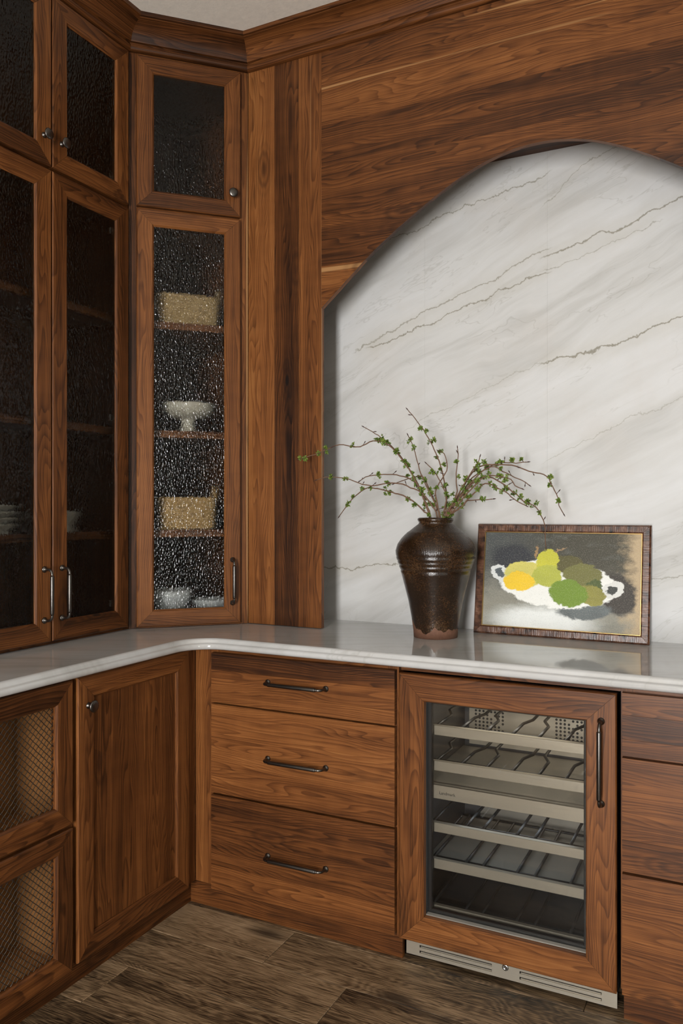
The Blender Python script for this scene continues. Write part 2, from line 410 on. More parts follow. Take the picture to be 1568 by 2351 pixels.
class Thing:
    """an Empty at the thing's base; parts are given in the coordinates of the run (along, into the wall, up)"""
    def __init__(s, name, label, cat, base=(0, 0, 0), org=(0, 0), ang=0.0, group=None):
        s.base = Vector(base)
        s.M = Matrix.Translation((org[0], org[1], 0)) @ Matrix.Rotation(ang, 4, 'Z')
        s.o = bpy.data.objects.new(name, None); C.objects.link(s.o)
        s.o.empty_display_size = 0.05
        s.o.location = s.M @ s.base; s.o.rotation_euler = (0, 0, ang)
        s.o['label'] = label; s.o['category'] = cat
        if group: s.o['group'] = group
    def sub(s, name):
        e = bpy.data.objects.new(name, None); C.objects.link(e); e.parent = s.o; e.empty_display_size = 0.03
        return e
    def part(s, name, bm, mat, parent=None, grain=0, **k):
        return mk(name, bm, mat, parent or s.o, s.base, grain, **k)
    def local(s, p):
        q = s.M.inverted() @ Vector((p[0], p[1], 0)); return (q.x, q.y)

def tag(o, label, cat, group=None):
    o['label'] = label; o['category'] = cat
    if group: o['group'] = group
    return o
def struct(o):
    o['kind'] = 'structure'; return o

def member(p0, p1, q, w, yf, yb, ci=0.006, co=0.003, inner_d=0.006):
    """one mitred frame member: outer edge p0->p1 in the (x,z) plane, q = inward unit normal, w = width"""
    p0 = Vector(p0); p1 = Vector(p1); q = Vector(q); d = (p1 - p0).normalized()
    prof = [(0, yb), (0, yf + co), (co, yf), (w - ci, yf), (w, yf + inner_d), (w, yb)]
    bm = bmesh.new(); g = 0.00035
    A = []; B = []
    for a, y in prof:
        s_ = p0 + q * a + d * (a + g); e_ = p1 + q * a - d * (a + g)
        A.append(bm.verts.new((s_.x, y, s_.y))); B.append(bm.verts.new((e_.x, y, e_.y)))
    n = len(prof)
    for i in range(n): bm.faces.new((A[i], A[(i + 1) % n], B[(i + 1) % n], B[i]))
    bm.faces.new(A[::-1]); bm.faces.new(B)
    bmesh.ops.recalc_face_normals(bm, faces=bm.faces)
    return bm

def frame4(T, par, x0, x1, z0, z1, w, yf, yb, tones=None, mat=None, names=('rail', 'stile'), **k):
    mat = mat or W
    tn = tones or [R.uniform(-0.4, 0.4) for _ in range(4)]
    T.part(names[0], member((x0, z0), (x1, z0), (0, 1), w, yf, yb, **k), mat, par, 0, tone=tn[0])
    T.part(names[0], member((x1, z1), (x0, z1), (0, -1), w, yf, yb, **k), mat, par, 0, tone=tn[1])
    T.part(names[1], member((x0, z1), (x0, z0), (1, 0), w, yf, yb, **k), mat, par, 2, tone=tn[2])
    T.part(names[1], member((x1, z0), (x1, z1), (-1, 0), w, yf, yb, **k), mat, par, 2, tone=tn[3])

def pull(T, par, x, z, L, yf, axis, h=0.034):
    """bar pull: posts at both ends of length L centred on (x,z); axis 'x' or 'z'"""
    bm = bmesh.new(); pts = []; rad = []
    def P(t, d): return (x + t, yf - d, z) if axis == 'x' else (x, yf - d, z + t)
    half = L / 2; r = 0.016; ro = 0.0043
    for sgn in (-1, 1):
        seq = [(half, 0.0, 0.0098), (half, 0.003, 0.0098), (half, 0.0045, 0.0082), (half, 0.0062, 0.0066), (half, 0.008, 0.0045), (half, h - r, ro)]
        for k in range(1, 6):
            a = k / 5 * PI / 2
            seq.append((half - r + r * math.cos(a), h - r + r * math.sin(a), ro))
        seq += [(half - r - 0.004, h, ro), (half - r - 0.0041, h, 0.0058), (half - r - 0.006, h, 0.0064)]
        if sgn < 0: pts = [P(-t, d) for t, d, _ in seq]; rad = [q for *_, q in seq]
        else:
            pts += [P(t, d) for t, d, _ in seq[::-1]]; rad += [q for *_, q in seq[::-1]]
    tube(bm, pts, rad, 12)
    return T.part('pull', bm, PEWTER, par, uv=False)

def knob(T, par, x, z, yf):
    bm = bmesh.new()
    lathe(bm, [(0.009, 0.0), (0.009, 0.0015), (0.0055, 0.004), (0.0052, 0.013), (0.0075, 0.017), (0.0165, 0.0205), (0.0172, 0.0225), (0.0155, 0.0245), (0.009, 0.0262), (0.002, 0.0268)], 24, (x, yf, z), 1)
    return T.part('knob', bm, PEWTER, par, uv=False)

def hinge(T, par, x, z, y):
    bm = box(x - 0.006, x + 0.006, y, y + 0.012, z - 0.012, z + 0.012, 0.002)
    return T.part('hinge', bm, CHROME, par, uv=False)

def arc_pts(cx, cy, r, a0, a1, n):
    return [(cx + r * math.cos(a0 + (a1 - a0) * i / n), cy + r * math.sin(a0 + (a1 - a0) * i / n)) for i in range(n + 1)]

def sweep(path, normals, prof):
    """open profile (offset, z) swept along a plan path with outward plan normals (already mitred)"""
    bm = bmesh.new(); rows = []
    for p, n in zip(path, normals): rows.append([bm.verts.new((p[0] + n[0] * o, p[1] + n[1] * o, z)) for o, z in prof])
    for r0, r1 in zip(rows, rows[1:]):
        for a in range(len(prof) - 1): bm.faces.new((r0[a], r0[a + 1], r1[a + 1], r1[a]))
    return bm, rows

# ------------------------------------------------------------------ the room
YW, XW, ZC = 2.87, -2.30, 3.075
XR, YR = 2.42, -2.72
WX0, WX1 = XW, XR
fl = struct(mk('floor', box(XW - 0.05, XR + 0.05, YR - 0.05, YW + 0.05, -0.06, -0.019), BLACK, uv=False))
rows_y = [2.216 - 0.1925 * i for i in range(-4, 26)]
fixed = {0: -1.278, 1: -1.0, 2: -1.62, 3: -0.35}
row_tone = {0: {0: 0.45, 1: -0.15}, 1: {0: -0.25, 1: -0.5}, 2: {0: 0.3, 1: 0.1}}
for i, y1 in enumerate(rows_y):
    y0 = y1 - 0.1925; k = i - 4 + 0
    if y1 < YR: break
    a0, a1 = max(y0, YR), min(y1, YW)
    j = fixed.get(k, R.uniform(-2.0, -0.6))
    xs = [XW]
    while j - 1.7 > XW: j -= 1.7
    while j < XR:
        xs.append(j); j += R.uniform(1.2, 1.9)
    xs.append(XR)
    for q, (x0, x1) in enumerate(zip(xs, xs[1:])):
        if x1 - x0 < 0.02: continue
        mk('plank', box(x0 + 0.0006, x1 - 0.0006, a0 + 0.0006, a1 - 0.0006, -0.02, R.uniform(-0.0004, 0), 0.0016), OAK, fl, grain=0, tone=row_tone.get(k, {}).get(q, R.uniform(-0.5, 0.5)))
struct(mk('ceiling', box(XW - 0.05, XR + 0.05, YR - 0.05, YW + 0.05, ZC, ZC + 0.06), CEIL, uv=False))
struct(mk('wall_back', box(XW - 0.05, XR + 0.05, YW, YW + 0.06, 0, ZC), PLASTER, uv=False))
struct(mk('wall_left', box(XW - 0.06, XW, YR, YW, 0, ZC), WALL, uv=False))

def holed_wall(name, axis, pos, thick, span, hole, mat):
    """wall slab in plane axis=pos with one rectangular opening (u0,u1,z0,z1)"""
    u0, u1 = span; h0, h1, z0, z1 = hole
    bm = bmesh.new()
    for a, b, c, d in ((u0, h0, 0, ZC), (h1, u1, 0, ZC), (h0, h1, z1, ZC), (h0, h1, 0, z0)):
        if d - c < 1e-4: continue
        t = box(a, b, pos, pos + thick, c, d) if axis == 1 else box(pos, pos + thick, a, b, c, d)
        me = bpy.data.meshes.new('t'); t.to_mesh(me); t.free(); bm.from_mesh(me); bpy.data.meshes.remove(me)
    bmesh.ops.remove_doubles(bm, verts=bm.verts, dist=1e-5)
    return struct(mk(name, bm, mat, uv=False))
holed_wall('wall_rear', 1, YR - 0.06, 0.06, (XW, XR), (-0.43, 0.27, 0.12, 2.32), WALL)
holed_wall('wall_right', 0, XR, 0.06, (YR, YW), (-0.96, -0.48, 0.40, 2.20), WALL)
wd = struct(bpy.data.objects.new('window_1', None)); C.objects.link(wd)
for n_, b in (('window_frame', (-0.47, -0.415, 0.08, 2.36)), ('window_frame', (0.255, 0.31, 0.08, 2.36)), ('window_frame', (-0.47, 0.31, 2.305, 2.36)), ('window_frame', (-0.47, 0.31, 0.08, 0.135))):
    mk(n_, box(b[0], b[1], YR - 0.03, YR + 0.02, b[2], b[3], 0.003), PAINT, wd, uv=False)
wd = struct(bpy.data.objects.new('window_2', None)); C.objects.link(wd)
for n_, b in (('window_frame', (-1.02, -0.95, 0.34, 2.26)), ('window_frame', (-0.49, -0.42, 0.34, 2.26)), ('window_frame', (-1.02, -0.42, 2.19, 2.26)), ('window_frame', (-1.02, -0.42, 0.34, 0.41))):
    mk(n_, box(XR - 0.02, XR + 0.03, b[0], b[1], b[2], b[3], 0.003), PAINT, wd, uv=False)

# plan geometry of the cabinet fronts
XU, YP = -1.955, 2.515                       # side-run wall cabinets, arched wall
c1 = Vector((XU, 2.205)); c0 = Vector((-1.652, YP))
tD = (c0 - c1).normalized(); nD = Vector((tD.y, -tD.x)); ANG = math.atan2(tD.y, tD.x); LD = (c0 - c1).length
XB, YB = -1.672, 2.22                        # base cabinet face frames
ZT = 0.922; ZTB = 0.886                      # worktop top and underside
YE0 = 0.55                                   # where the side run ends

# crown moulding, three mitred runs
prof = [(0.0, 2.974), (0.010, 2.974), (0.0165, 2.978), (0.0195, 2.986), (0.0175, 2.994), (0.012, 2.998), (0.012, 3.002), (0.020, 3.004), (0.0225, 3.009)]
for k in range(9):
    a = k / 8 * PI / 2
    prof.append((0.0225 + 0.060 * (1 - math.cos(a)) * 0.75 + 0.060 * 0.25 * k / 8, 3.009 + 0.048 * math.sin(a) * 0.72 + 0.048 * 0.28 * k / 8))
prof += [(0.0825, 3.061), (0.0905, 3.061), (0.0905, ZC)]
def mitre(n1, n2):
    n1 = Vector(n1); n2 = Vector(n2); s_ = n1 + n2
    return s_ / (1 + n1.dot(n2))
nL, nB = Vector((1, 0)), Vector((0, -1))
mA, mB = mitre(nL, nD), mitre(nD, nB)
for i, (p, q, np_, nq, g) in enumerate((((XU, YE0), c1, nL, mA, 1), (c1, c0, mA, mB, 0), (c0, (0.62, YP), mB, nB, 0))):
    bm, rows = sweep([p, q], [np_, nq], prof)
    for f in bm.faces: f.smooth = True
    o = struct(mk('trim_%d' % (i + 1), bm, W, grain=g, tone=(-0.3, -0.45, 0.0)[i]))
    cum = [0.0]
    for a_, b_ in zip(prof, prof[1:]): cum.append(cum[-1] + math.dist(a_, b_))
    for lp in o.data.loops:
        vi = lp.vertex_index; co_ = o.data.vertices[vi].co
        o.data.uv_layers[0].data[lp.index].uv = (co_.x * tD.x + co_.y * (tD.y if i < 2 else 0) + 3 + 7 * i, cum[vi % len(prof)] + 5 + 3 * i)
    m_ = o.modifiers.new('edge', 'EDGE_SPLIT'); m_.split_angle = math.radians(38)

# toe boards
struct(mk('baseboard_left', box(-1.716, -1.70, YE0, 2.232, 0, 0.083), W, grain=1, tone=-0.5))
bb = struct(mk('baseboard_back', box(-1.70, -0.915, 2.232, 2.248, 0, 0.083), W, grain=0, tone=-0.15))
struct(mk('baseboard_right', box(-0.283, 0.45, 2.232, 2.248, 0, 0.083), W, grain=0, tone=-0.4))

# ------------------------------------------------------------------ worktop
edge = [(0.0, ZT), (0.003, ZT - 0.0006), (0.0065, ZT - 0.003), (0.009, ZT - 0.007), (0.0100, ZT - 0.0125), (0.0118, ZT - 0.0148), (0.0155, ZT - 0.0160), (0.0185, ZT - 0.019),
        (0.0200, ZT - 0.0235), (0.0195, ZT - 0.029), (0.0165, ZT - 0.0335), (0.0120, ZTB), (-0.02, ZTB)]
XE, YE, RA = -1.645, 2.188, 0.12
path = [(XE, YE0), (XE, 1.2), (XE, YE - RA)]; nrm = [(1, 0)] * 3
for k in range(1, 15):
    a = PI - k / 14 * PI / 2
    path.append((XE + RA + RA * math.cos(a), YE - RA + RA * math.sin(a))); nrm.append((-math.cos(a), -math.sin(a)))
path += [(-0.6, YE), (0.62, YE)]; nrm += [(0, -1)] * 2
bm, rows = sweep(path, nrm, edge)
for f in bm.faces: f.smooth = True
bk = [(0.62, YW), (XW, YW), (XW, YE0)]
top_b = [bm.verts.new((x, y, ZT)) for x, y in bk]; bot_b = [bm.verts.new((x, y, ZTB)) for x, y in bk]
bm.faces.new([r_[0] for r_ in rows][::-1] + top_b[::-1])
bm.faces.new([r_[-1] for r_ in rows] + bot_b)
for i in range(2): bm.faces.new((top_b[i], top_b[i + 1], bot_b[i + 1], bot_b[i]))
bm.faces.new([*rows[-1], bot_b[0], top_b[0]]); bm.faces.new([*rows[0][::-1], top_b[2], bot_b[2]])
bmesh.ops.recalc_face_normals(bm, faces=bm.faces)
ct = mk('countertop', bm, COUNTER, uv=False)
tag(ct, 'polished pale stone worktop with moulded edge curving through the corner', 'countertop')
m_ = ct.modifiers.new('edge', 'EDGE_SPLIT'); m_.split_angle = math.radians(35)

# ------------------------------------------------------------------ arched wall
T = Thing('arched_wall_panel', 'walnut wall of level boards with a wide arch cut over the stone niche', 'wall panel', (-0.575, YP, ZT))
drop = [(0, 0), (0.05, 0.0022), (0.1, 0.0095), (0.175, 0.029), (0.245, 0.059), (0.315, 0.096), (0.375, 0.132), (0.42, 0.160), (0.5, 0.2125), (0.576, 0.268), (0.677, 0.356), (0.767, 0.434)]
XCA, ZA = -0.575, 2.498
def arch(x):
    d = abs(x - XCA)
    for (a, b), (c, e) in zip(drop, drop[1:]):
        if d <= c + 1e-9:
            t = (d - a) / (c - a); return ZA - (b + (e - b) * t)
    return ZA - 0.434
def smooth_arch():
    # relax the table into a smooth curve
    xs = [XCA - 0.767 + 1.534 * i / 120 for i in range(121)]; zs = [arch(x) for x in xs]
    for _ in range(14): zs = [zs[0]] + [(zs[i - 1] + 2 * zs[i] + zs[i + 1]) / 4 for i in range(1, 120)] + [zs[-1]]
    return xs, zs
AX, AZ = smooth_arch()
XA0, XA1 = AX[0], AX[-1]
zsplit = [AZ[0], 2.107, 2.212, 2.378, 2.556, 2.711, 2.885, 3.0]
tn = [0.3, 0.5, -0.35, -0.1, -0.3, 0.2, -0.05]
def crossing(z, side):
    if z <= max(AZ[0], AZ[-1]) + 1e-9: return XA0 if side < 0 else XA1
    rng = range(60) if side < 0 else range(120, 60, -1)
    st = 1 if side < 0 else -1
    for i in rng:
        z0_, z1_ = AZ[i], AZ[i + st]
        if z0_ <= z <= z1_:
            t = (z - z0_) / (z1_ - z0_ + 1e-12); return AX[i] + (AX[i + st] - AX[i]) * t
    return None
for (z0, z1), t_ in zip(zip(zsplit, zsplit[1:]), tn):
    if z0 >= AZ[60]:
        T.part('board', box(XA0, XA1, YP, YP + 0.02, z0, z1, 0.0003), W, grain=0, tone=t_, sap=1.0 if z0 > 2.7 else 0.0)
        continue
    open_top = z1 < AZ[60]
    if open_top:
        for side in (-1, 1):
            cA = crossing(z0, side); cB = crossing(z1, side); xo = XA0 if side < 0 else XA1
            ids = [i for i in range(121) if z0 < AZ[i] < z1 and (AX[i] < XCA) == (side < 0)]
            arc = [(AX[i], AZ[i]) for i in ids]
            if side > 0: arc = arc[::-1]
            poly = [(xo, z1)] + ([(xo, z0)] if abs(cA - xo) > 1e-4 else [(xo, z0)]) + ([(cA, z0)] if abs(cA - xo) > 1e-3 else []) + arc + [(cB, z1)]
            T.part('board', prism(poly, 1, YP, YP + 0.02), W, grain=0, tone=t_ + R.uniform(-0.1, 0.1), sap=1.0 if z0 < 2.15 else 0)
    else:
        cA, cB = crossing(z0, -1), crossing(z0, 1)
        ids = [i for i in range(121) if AZ[i] > z0]
        poly = [(XA0, z1), (XA0, z0), (cA, z0)] + [(AX[i], AZ[i]) for i in ids] + [(cB, z0), (XA1, z0), (XA1, z1)]
        T.part('board', prism(poly, 1, YP, YP + 0.02), W, grain=0, tone=t_)
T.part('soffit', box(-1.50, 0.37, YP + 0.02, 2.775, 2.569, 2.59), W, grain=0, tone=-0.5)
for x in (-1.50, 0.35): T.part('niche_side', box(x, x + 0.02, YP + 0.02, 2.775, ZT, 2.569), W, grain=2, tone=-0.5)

def side_boards(label, xs, tones, saps):
    T = Thing('board_panel', label, 'wall panel', (xs[0], YP, ZT))
    for (a, b), t_, s_ in zip(zip(xs, xs[1:]), tones, saps):
        T.part('board', box(a + 0.0002, b - 0.0002, YP, YP + 0.02, ZT + 0.002, 3.0, 0.0004), W, grain=2, tone=t_, sap=s_)
side_boards('three upright knotty walnut boards between the corner cabinet and the stone niche', [-1.651, -1.537, -1.436, XA0], [0.6, -0.55, 0.1], [0, 0, 1])
side_boards('upright walnut boards on the far side of the arch', [XA1, 0.30, 0.40, 0.62], [0.1, -0.2, 0.2], [0, 0, 0])

T = Thing('stone_backsplash', 'pale veined stone slabs lining the arched niche', 'backsplash', (-0.6, 2.755, ZT))
for a, b in ((-1.48, -1.042), (-1.042, -0.598), (-0.598, 0.35)):
    T.part('slab', box(a + 0.0001, b - 0.0001, 2.755, 2.775, ZT, 2.569), STONE, uv=False)
T.part('substrate', box(-1.50, 0.37, 2.775, 2.80, ZT, 2.60), PLASTER, uv=False)

# ------------------------------------------------------------------ glazed wall cabinets
SH = [1.272, 1.637, 2.035]
def glazed_door(T, x0, x1, z0, z1, w, hand, low, tones=None, hz=()):
    d = T.sub('door')
    frame4(T, d, x0, x1, z0, z1, w, -0.02, 0.0, tones)
    g = T.part('glass_pane', box(x0 + w - 0.004, x1 - w + 0.004, -0.0125, -0.0085, z0 + w - 0.004, z1 - w + 0.004), GLASS, d, uv=False)
    g.data.materials.append(PANE)                      # textured face to the room, smooth face inside
    for f in g.data.polygons: f.material_index = 0 if f.normal.y < -0.9 else 1
    hx = x1 - 0.030 if hand > 0 else x0 + 0.037
    if low: pull(T, d, hx, 1.083, 0.158, -0.02, 'z')
    else: knob(T, d, hx, 2.507, -0.02)
    for z in hz: hinge(T, d, (x0 + w + 0.003) if hand > 0 else (x1 - w - 0.003), z, 0.0)
    return d

def side_cabinet(label, X0, hz=True):
    T = Thing('display_cabinet', label, 'cabinet', (X0 + 0.36, 0, ZT), (XU, 0), PI / 2)
    a, b, c, d = X0 + 0.015, X0 + 0.3635, X0 + 0.3685, X0 + 0.716
    e = X0 + 0.735
    for z0, z1, low, hs in ((0.934, 2.409, True, (1.023, 1.666, 2.311)), (2.420, 2.963, False, (2.50, 2.84))):
        glazed_door(T, a, b, z0, z1, 0.064, 1, low, None, hs if hz else ())
        glazed_door(T, c, d, z0, z1, 0.064, -1, low, None, hs if hz else ())
    for x0, x1 in ((X0, a + 0.012), (d - 0.012, e)): T.part('frame_stile', box(x0, x1, 0.0005, 0.02, ZT + 0.001, 3.0), W, grain=2, tone=-0.2)
    for z0, z1 in ((ZT + 0.001, 0.945), (2.395, 2.435), (2.955, 3.0)): T.part('frame_rail', box(a + 0.012, d - 0.012, 0.0005, 0.02, z0, z1), W, grain=0, tone=-0.3)
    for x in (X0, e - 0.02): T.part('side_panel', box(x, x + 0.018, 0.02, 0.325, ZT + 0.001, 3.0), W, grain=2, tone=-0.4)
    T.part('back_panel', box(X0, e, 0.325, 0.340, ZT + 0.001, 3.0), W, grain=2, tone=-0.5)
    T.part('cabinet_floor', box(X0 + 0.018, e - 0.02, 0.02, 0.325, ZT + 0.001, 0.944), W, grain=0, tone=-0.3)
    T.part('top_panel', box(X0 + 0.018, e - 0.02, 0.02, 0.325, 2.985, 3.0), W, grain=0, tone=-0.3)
    for z in SH + [2.427]:
        bm = box(X0 + 0.019, e - 0.021, 0.045, 0.324, z - 0.026, z)
        T.part('shelf', bm, W, grain=0, tone=0.25)
    return T
side_cabinet('tall walnut cabinet with two pairs of rain-glass doors holding stoneware on the long side', 1.470)
side_cabinet('walnut glass-door cabinet next along the side run, away from the corner', 0.735, False)

# corner cabinet set across the angle
T = Thing('corner_cabinet', 'walnut corner cabinet with textured glass doors showing baskets and a cake stand', 'cabinet', (LD / 2, 0, ZT), c1, ANG)
glazed_door(T, 0.028, 0.401, 0.929, 2.418, 0.060, 1, True, (0.05, 0.35, 0.35, 0.1))
glazed_door(T, 0.028, 0.401, 2.4265, 2.962, 0.060, 1, False, (-0.1, -0.1, 0.0, -0.05))
T.part('frame_stile', box(0.002, 0.036, 0.0005, 0.02, ZT + 0.001, 3.0), W, grain=2, tone=-0.3)
T.part('frame_stile', box(0.393, LD - 0.001, 0.0005, 0.02, ZT + 0.001, 3.0), W, grain=2, tone=0.2, sap=1)
for z0, z1 in ((ZT + 0.001, 0.942), (2.405, 2.44), (2.95, 3.0)): T.part('frame_rail', box(0.036, 0.393, 0.0005, 0.02, z0, z1), W, grain=0, tone=0.2)
inn = -nD
pA, pB = c1 + inn * 0.055 + tD * 0.02, c0 + inn * 0.055 - tD * 0.02
poly = [T.local(p) for p in (pA, pB, (c0.x - 0.006, 2.58), (c0.x - 0.006, 2.84), (-2.27, 2.84), (-2.27, 2.233), (-2.0, 2.233))]
for z in SH + [2.427]:
    T.part('shelf', prism(poly, 2, z - 0.026, z), W, grain=0, tone=0.25)
T.part('cabinet_floor', prism(poly, 2, ZT + 0.001, 0.944), W, grain=0, tone=0.0)
T.part('top_panel', prism(poly, 2, 2.985, 3.0), W, grain=0, tone=-0.4)
for q in ([(c0.x - 0.005, 2.545), (c0.x + 0.008, 2.545), (c0.x + 0.008, 2.855), (c0.x - 0.005, 2.855)], [(-2.285, 2.218), (-1.985, 2.218), (-1.985, 2.232), (-2.285, 2.232)]):
    T.part('side_panel', prism([T.local(p) for p in q], 2, ZT + 0.001, 3.0), W, grain=2, tone=-0.3)
for q in ([(-2.285, 2.842), (c0.x - 0.006, 2.842), (c0.x - 0.006, 2.855), (-2.285, 2.855)], [(-2.285, 2.233), (-2.272, 2.233), (-2.272, 2.841), (-2.285, 2.841)]):
    T.part('back_panel', prism([T.local(p) for p in q], 2, ZT + 0.001, 3.0), W, grain=2, tone=-0.4)
CM = T.M

# ------------------------------------------------------------------ base cabinets, side run
def base_frame(T, x0, x1, xa, xb, yf):
    """stiles and rails of the face frame around the opening xa..xb"""
    T.part('frame_stile', box(x0, xa, yf, yf + 0.02, 0.0835, ZTB - 0.001), W, grain=2, tone=0.15)
    T.part('frame_stile', box(xb, x1, yf, yf + 0.02, 0.0835, ZTB - 0.001), W, grain=2, tone=0.15)

T = Thing('panel_door_cabinet', 'walnut base cabinet with one recessed-panel door and round knob beside the corner', 'cabinet', (1.93, 0, 0), (XB, 0), PI / 2)
base_frame(T, 1.655, 2.219, 1.685, 2.14, 0.0005)
for z0, z1 in ((0.0835, 0.11), (0.86, ZTB - 0.001)): T.part('frame_rail', box(1.685, 2.14, 0.0005, 0.02, z0, z1), W, grain=0, tone=0)
d = T.sub('door')
frame4(T, d, 1.663, 2.163, 0.082, 0.878, 0.065, -0.018, 0.0, (-0.15, 0.25, 0.15, 0.2))
T.part('door_panel', box(1.724, 2.102, -0.009, -0.001, 0.143, 0.817), W, d, 2, tone=-0.05)
knob(T, d, 1.702, 0.794, -0.018)
for x in (1.656, 2.200): T.part('side_panel', box(x, x + 0.018, 0.021, 0.60, 0.0835, ZTB - 0.001), W, grain=2, tone=-0.3)
T.part('cabinet_floor', box(1.675, 2.199, 0.021, 0.60, 0.0835, 0.1), W, grain=0, tone=-0.3)
T.part('back_panel', box(1.656, 2.218, 0.601, 0.612, 0.0835, ZTB - 0.001), W, grain=2, tone=-0.4)

def mesh_bm(x0, x1, z0, z1, y, pitch=0.0130, r=0.0011):
    bm = bmesh.new(); D = pitch * math.sqrt(2)
    for sgn in (1, -1):
        n0 = int((z0 - (x1 - x0)) / D) - 2; k = n0
        while True:
            zc = z0 - (x1 - x0) + (k - n0) * D
            if zc > z1 + (x1 - x0): break
            k += 1
            # line z = zc + (x-x0) or mirrored
            a = max(x0, x0 + (z0 - zc)); b = min(x1, x0 + (z1 - zc))
            if b - a < 0.004: continue
            n = max(2, int((b - a) / (D / 4)))
            pts = []
            for i in range(n + 1):
                x = a + (b - a) * i / n; z = zc + (x - x0)
                yy = y + sgn * 0.0011 * math.sin((x - x0) / (D / 2) * PI + (0 if k % 2 else PI))
                xx = x if sgn > 0 else x0 + x1 - x
                pts.append((xx, yy, z))
            tube(bm, pts, r, 5, False)
    return bm
def mesh_cabinet(label, X0):
    T = Thing('mesh_door_cabinet', label, 'cabinet', (X0 + 0.26, 0, 0), (XB, 0), PI / 2)
    X1 = X0 + 0.52; a, b = X0 + 0.012, X0 + 0.511
    base_frame(T, X0, X1, X0 + 0.035, X1 - 0.03, 0.0005)
    for z0, z1 in ((0.0835, 0.11), (0.455, 0.49), (0.86, ZTB - 0.001)): T.part('frame_rail', box(X0 + 0.035, X1 - 0.03, 0.0005, 0.02, z0, z1), W, grain=0, tone=-0.2)
    for z0, z1 in ((0.478, 0.876), (0.074, 0.468)):
        d = T.sub('door')
        frame4(T, d, a, b, z0, z1, 0.061, -0.018, 0.0, (-0.1, -0.25, 0.0, 0.0))
        o = T.part('wire_mesh', mesh_bm(a + 0.058, b - 0.058, z0 + 0.058, z1 - 0.058, -0.006), STEELWIRE, d, uv=False); o['kind'] = 'stuff'
    for x in (X0 + 0.001, X1 - 0.019): T.part('side_panel', box(x, x + 0.018, 0.021, 0.20, 0.0835, ZTB - 0.001), BIRCH, grain=2, uv=False)
    for z in (0.0835, 0.464): T.part('shelf', box(X0 + 0.019, X1 - 0.019, 0.021, 0.20, z, z + 0.016), BIRCH, grain=0, uv=False)
    T.part('back_panel', box(X0 + 0.001, X1 - 0.001, 0.201, 0.212, 0.0835, ZTB - 0.001), BIRCH, grain=2, uv=False)
    return T
mesh_cabinet('walnut base cabinet with two stacked doors of woven wire mesh', 1.134)
mesh_cabinet('wire-mesh door base cabinet at the far end of the side run', 0.612)

# ------------------------------------------------------------------ base cabinets, arched wall run
def drawer_cabinet(label, x0, x1, sl, srr, tone3):
    T = Thing('drawer_cabinet', label, 'cabinet', ((x0 + x1) / 2, YB, 0))
    T.part('frame_stile', box(sl, x0 + 0.03, YB + 0.0005, YB + 0.02, 0.0835, ZTB - 0.001), W, grain=2, tone=0.3)
    T.part('frame_stile', box(x1 - 0.03, srr, YB + 0.0005, YB + 0.02, 0.0835, ZTB - 0.001), W, grain=2, tone=0.0)
    for z0, z1 in ((0.0835, 0.10), (0.385, 0.415), (0.69, 0.715), (0.855, ZTB - 0.001)):
        T.part('frame_rail', box(x0 + 0.03, x1 - 0.03, YB + 0.0005, YB + 0.02, z0, z1), W, grain=0, tone=0.0)
    splits = (([0.080, 0.162, 0.262, 0.3955], 0.232), ([0.4025, 0.486, 0.6985], 0.545), ([0.7045, 0.748, 0.812, 0.8685], 0.791))
    for (zs, zp), tn in zip(splits, tone3):
        d = T.sub('drawer')
        for (a, b), t_ in zip(zip(zs, zs[1:]), tn):
            T.part('board', box(x0, x1, YB - 0.02, YB, a, b, 0.00035), W, d, 0, tone=t_)
        pull(T, d, (x0 + x1) / 2 - 0.004, zp, 0.211, YB - 0.02, 'x')
        T.part('drawer_box', box(x0 + 0.05, x1 - 0.05, YB + 0.021, YB + 0.5, zs[0] + 0.03, zs[-1] - 0.03), BIRCH, d, uv=False)
    for x in (x0 + 0.012, x1 - 0.03): T.part('side_panel', box(x, x + 0.018, YB + 0.021, 2.84, 0.0835, ZTB - 0.001), W, grain=2, tone=-0.3)
    return T
T = drawer_cabinet('walnut three-drawer base cabinet beside the inner corner', -1.592, -0.9275, -1.671, -0.9165, ((0.3, -0.05, -0.1), (-0.05, 0.5), (0.45, 0.25, -0.35)))
T.part('filler_strip', box(-0.9195, -0.9150, YB - 0.018, YB + 0.02, 0.0835, ZTB - 0.001), W, grain=2, tone=0.2)
T.part('frame_rail', box(-0.9155, -0.2895, YB + 0.002, YB + 0.02, 0.868, ZTB - 0.001), W, grain=0, tone=-0.35)
drawer_cabinet('walnut three-drawer base cabinet past the wine cooler', -0.284, 0.385, -0.289, 0.45, ((0.2, 0.35, 0.1), (-0.1, 0.15), (0.0, -0.35, 0.1)))

# ------------------------------------------------------------------ wine cooler
T = Thing('wine_cooler', 'built-in glass-front wine cooler with walnut-framed door and steel vent', 'wine cooler', (-0.605, YB, 0))
fx0, fx1, fz0, fz1 = -0.9135, -0.2975, 0.077, 0.864
d = T.sub('door')
yf = YB - 0.022
frame4(T, d, fx0, fx1, fz0, fz1, 0.078, yf, YB - 0.001, (0.25, 0.1, 0.05, 0.1), inner_d=0.003, ci=0.003)
gx0, gx1, gz0, gz1 = fx0 + 0.078, fx1 - 0.078, fz0 + 0.078, fz1 - 0.078
frame4(T, d, gx0 - 0.02, gx1 + 0.02, gz0 - 0.02, gz1 + 0.02, 0.0205, YB, YB + 0.012, mat=BLACK, names=('reveal', 'reveal'), ci=0.001, co=0.001, inner_d=0.001)
T.part('steel_edge', box(gx0 + 0.001, gx1 - 0.001, YB - 0.004, YB + 0.0115, gz0 + 0.0006, gz0 + 0.004, 0.0005), INOX_D, d, uv=False)
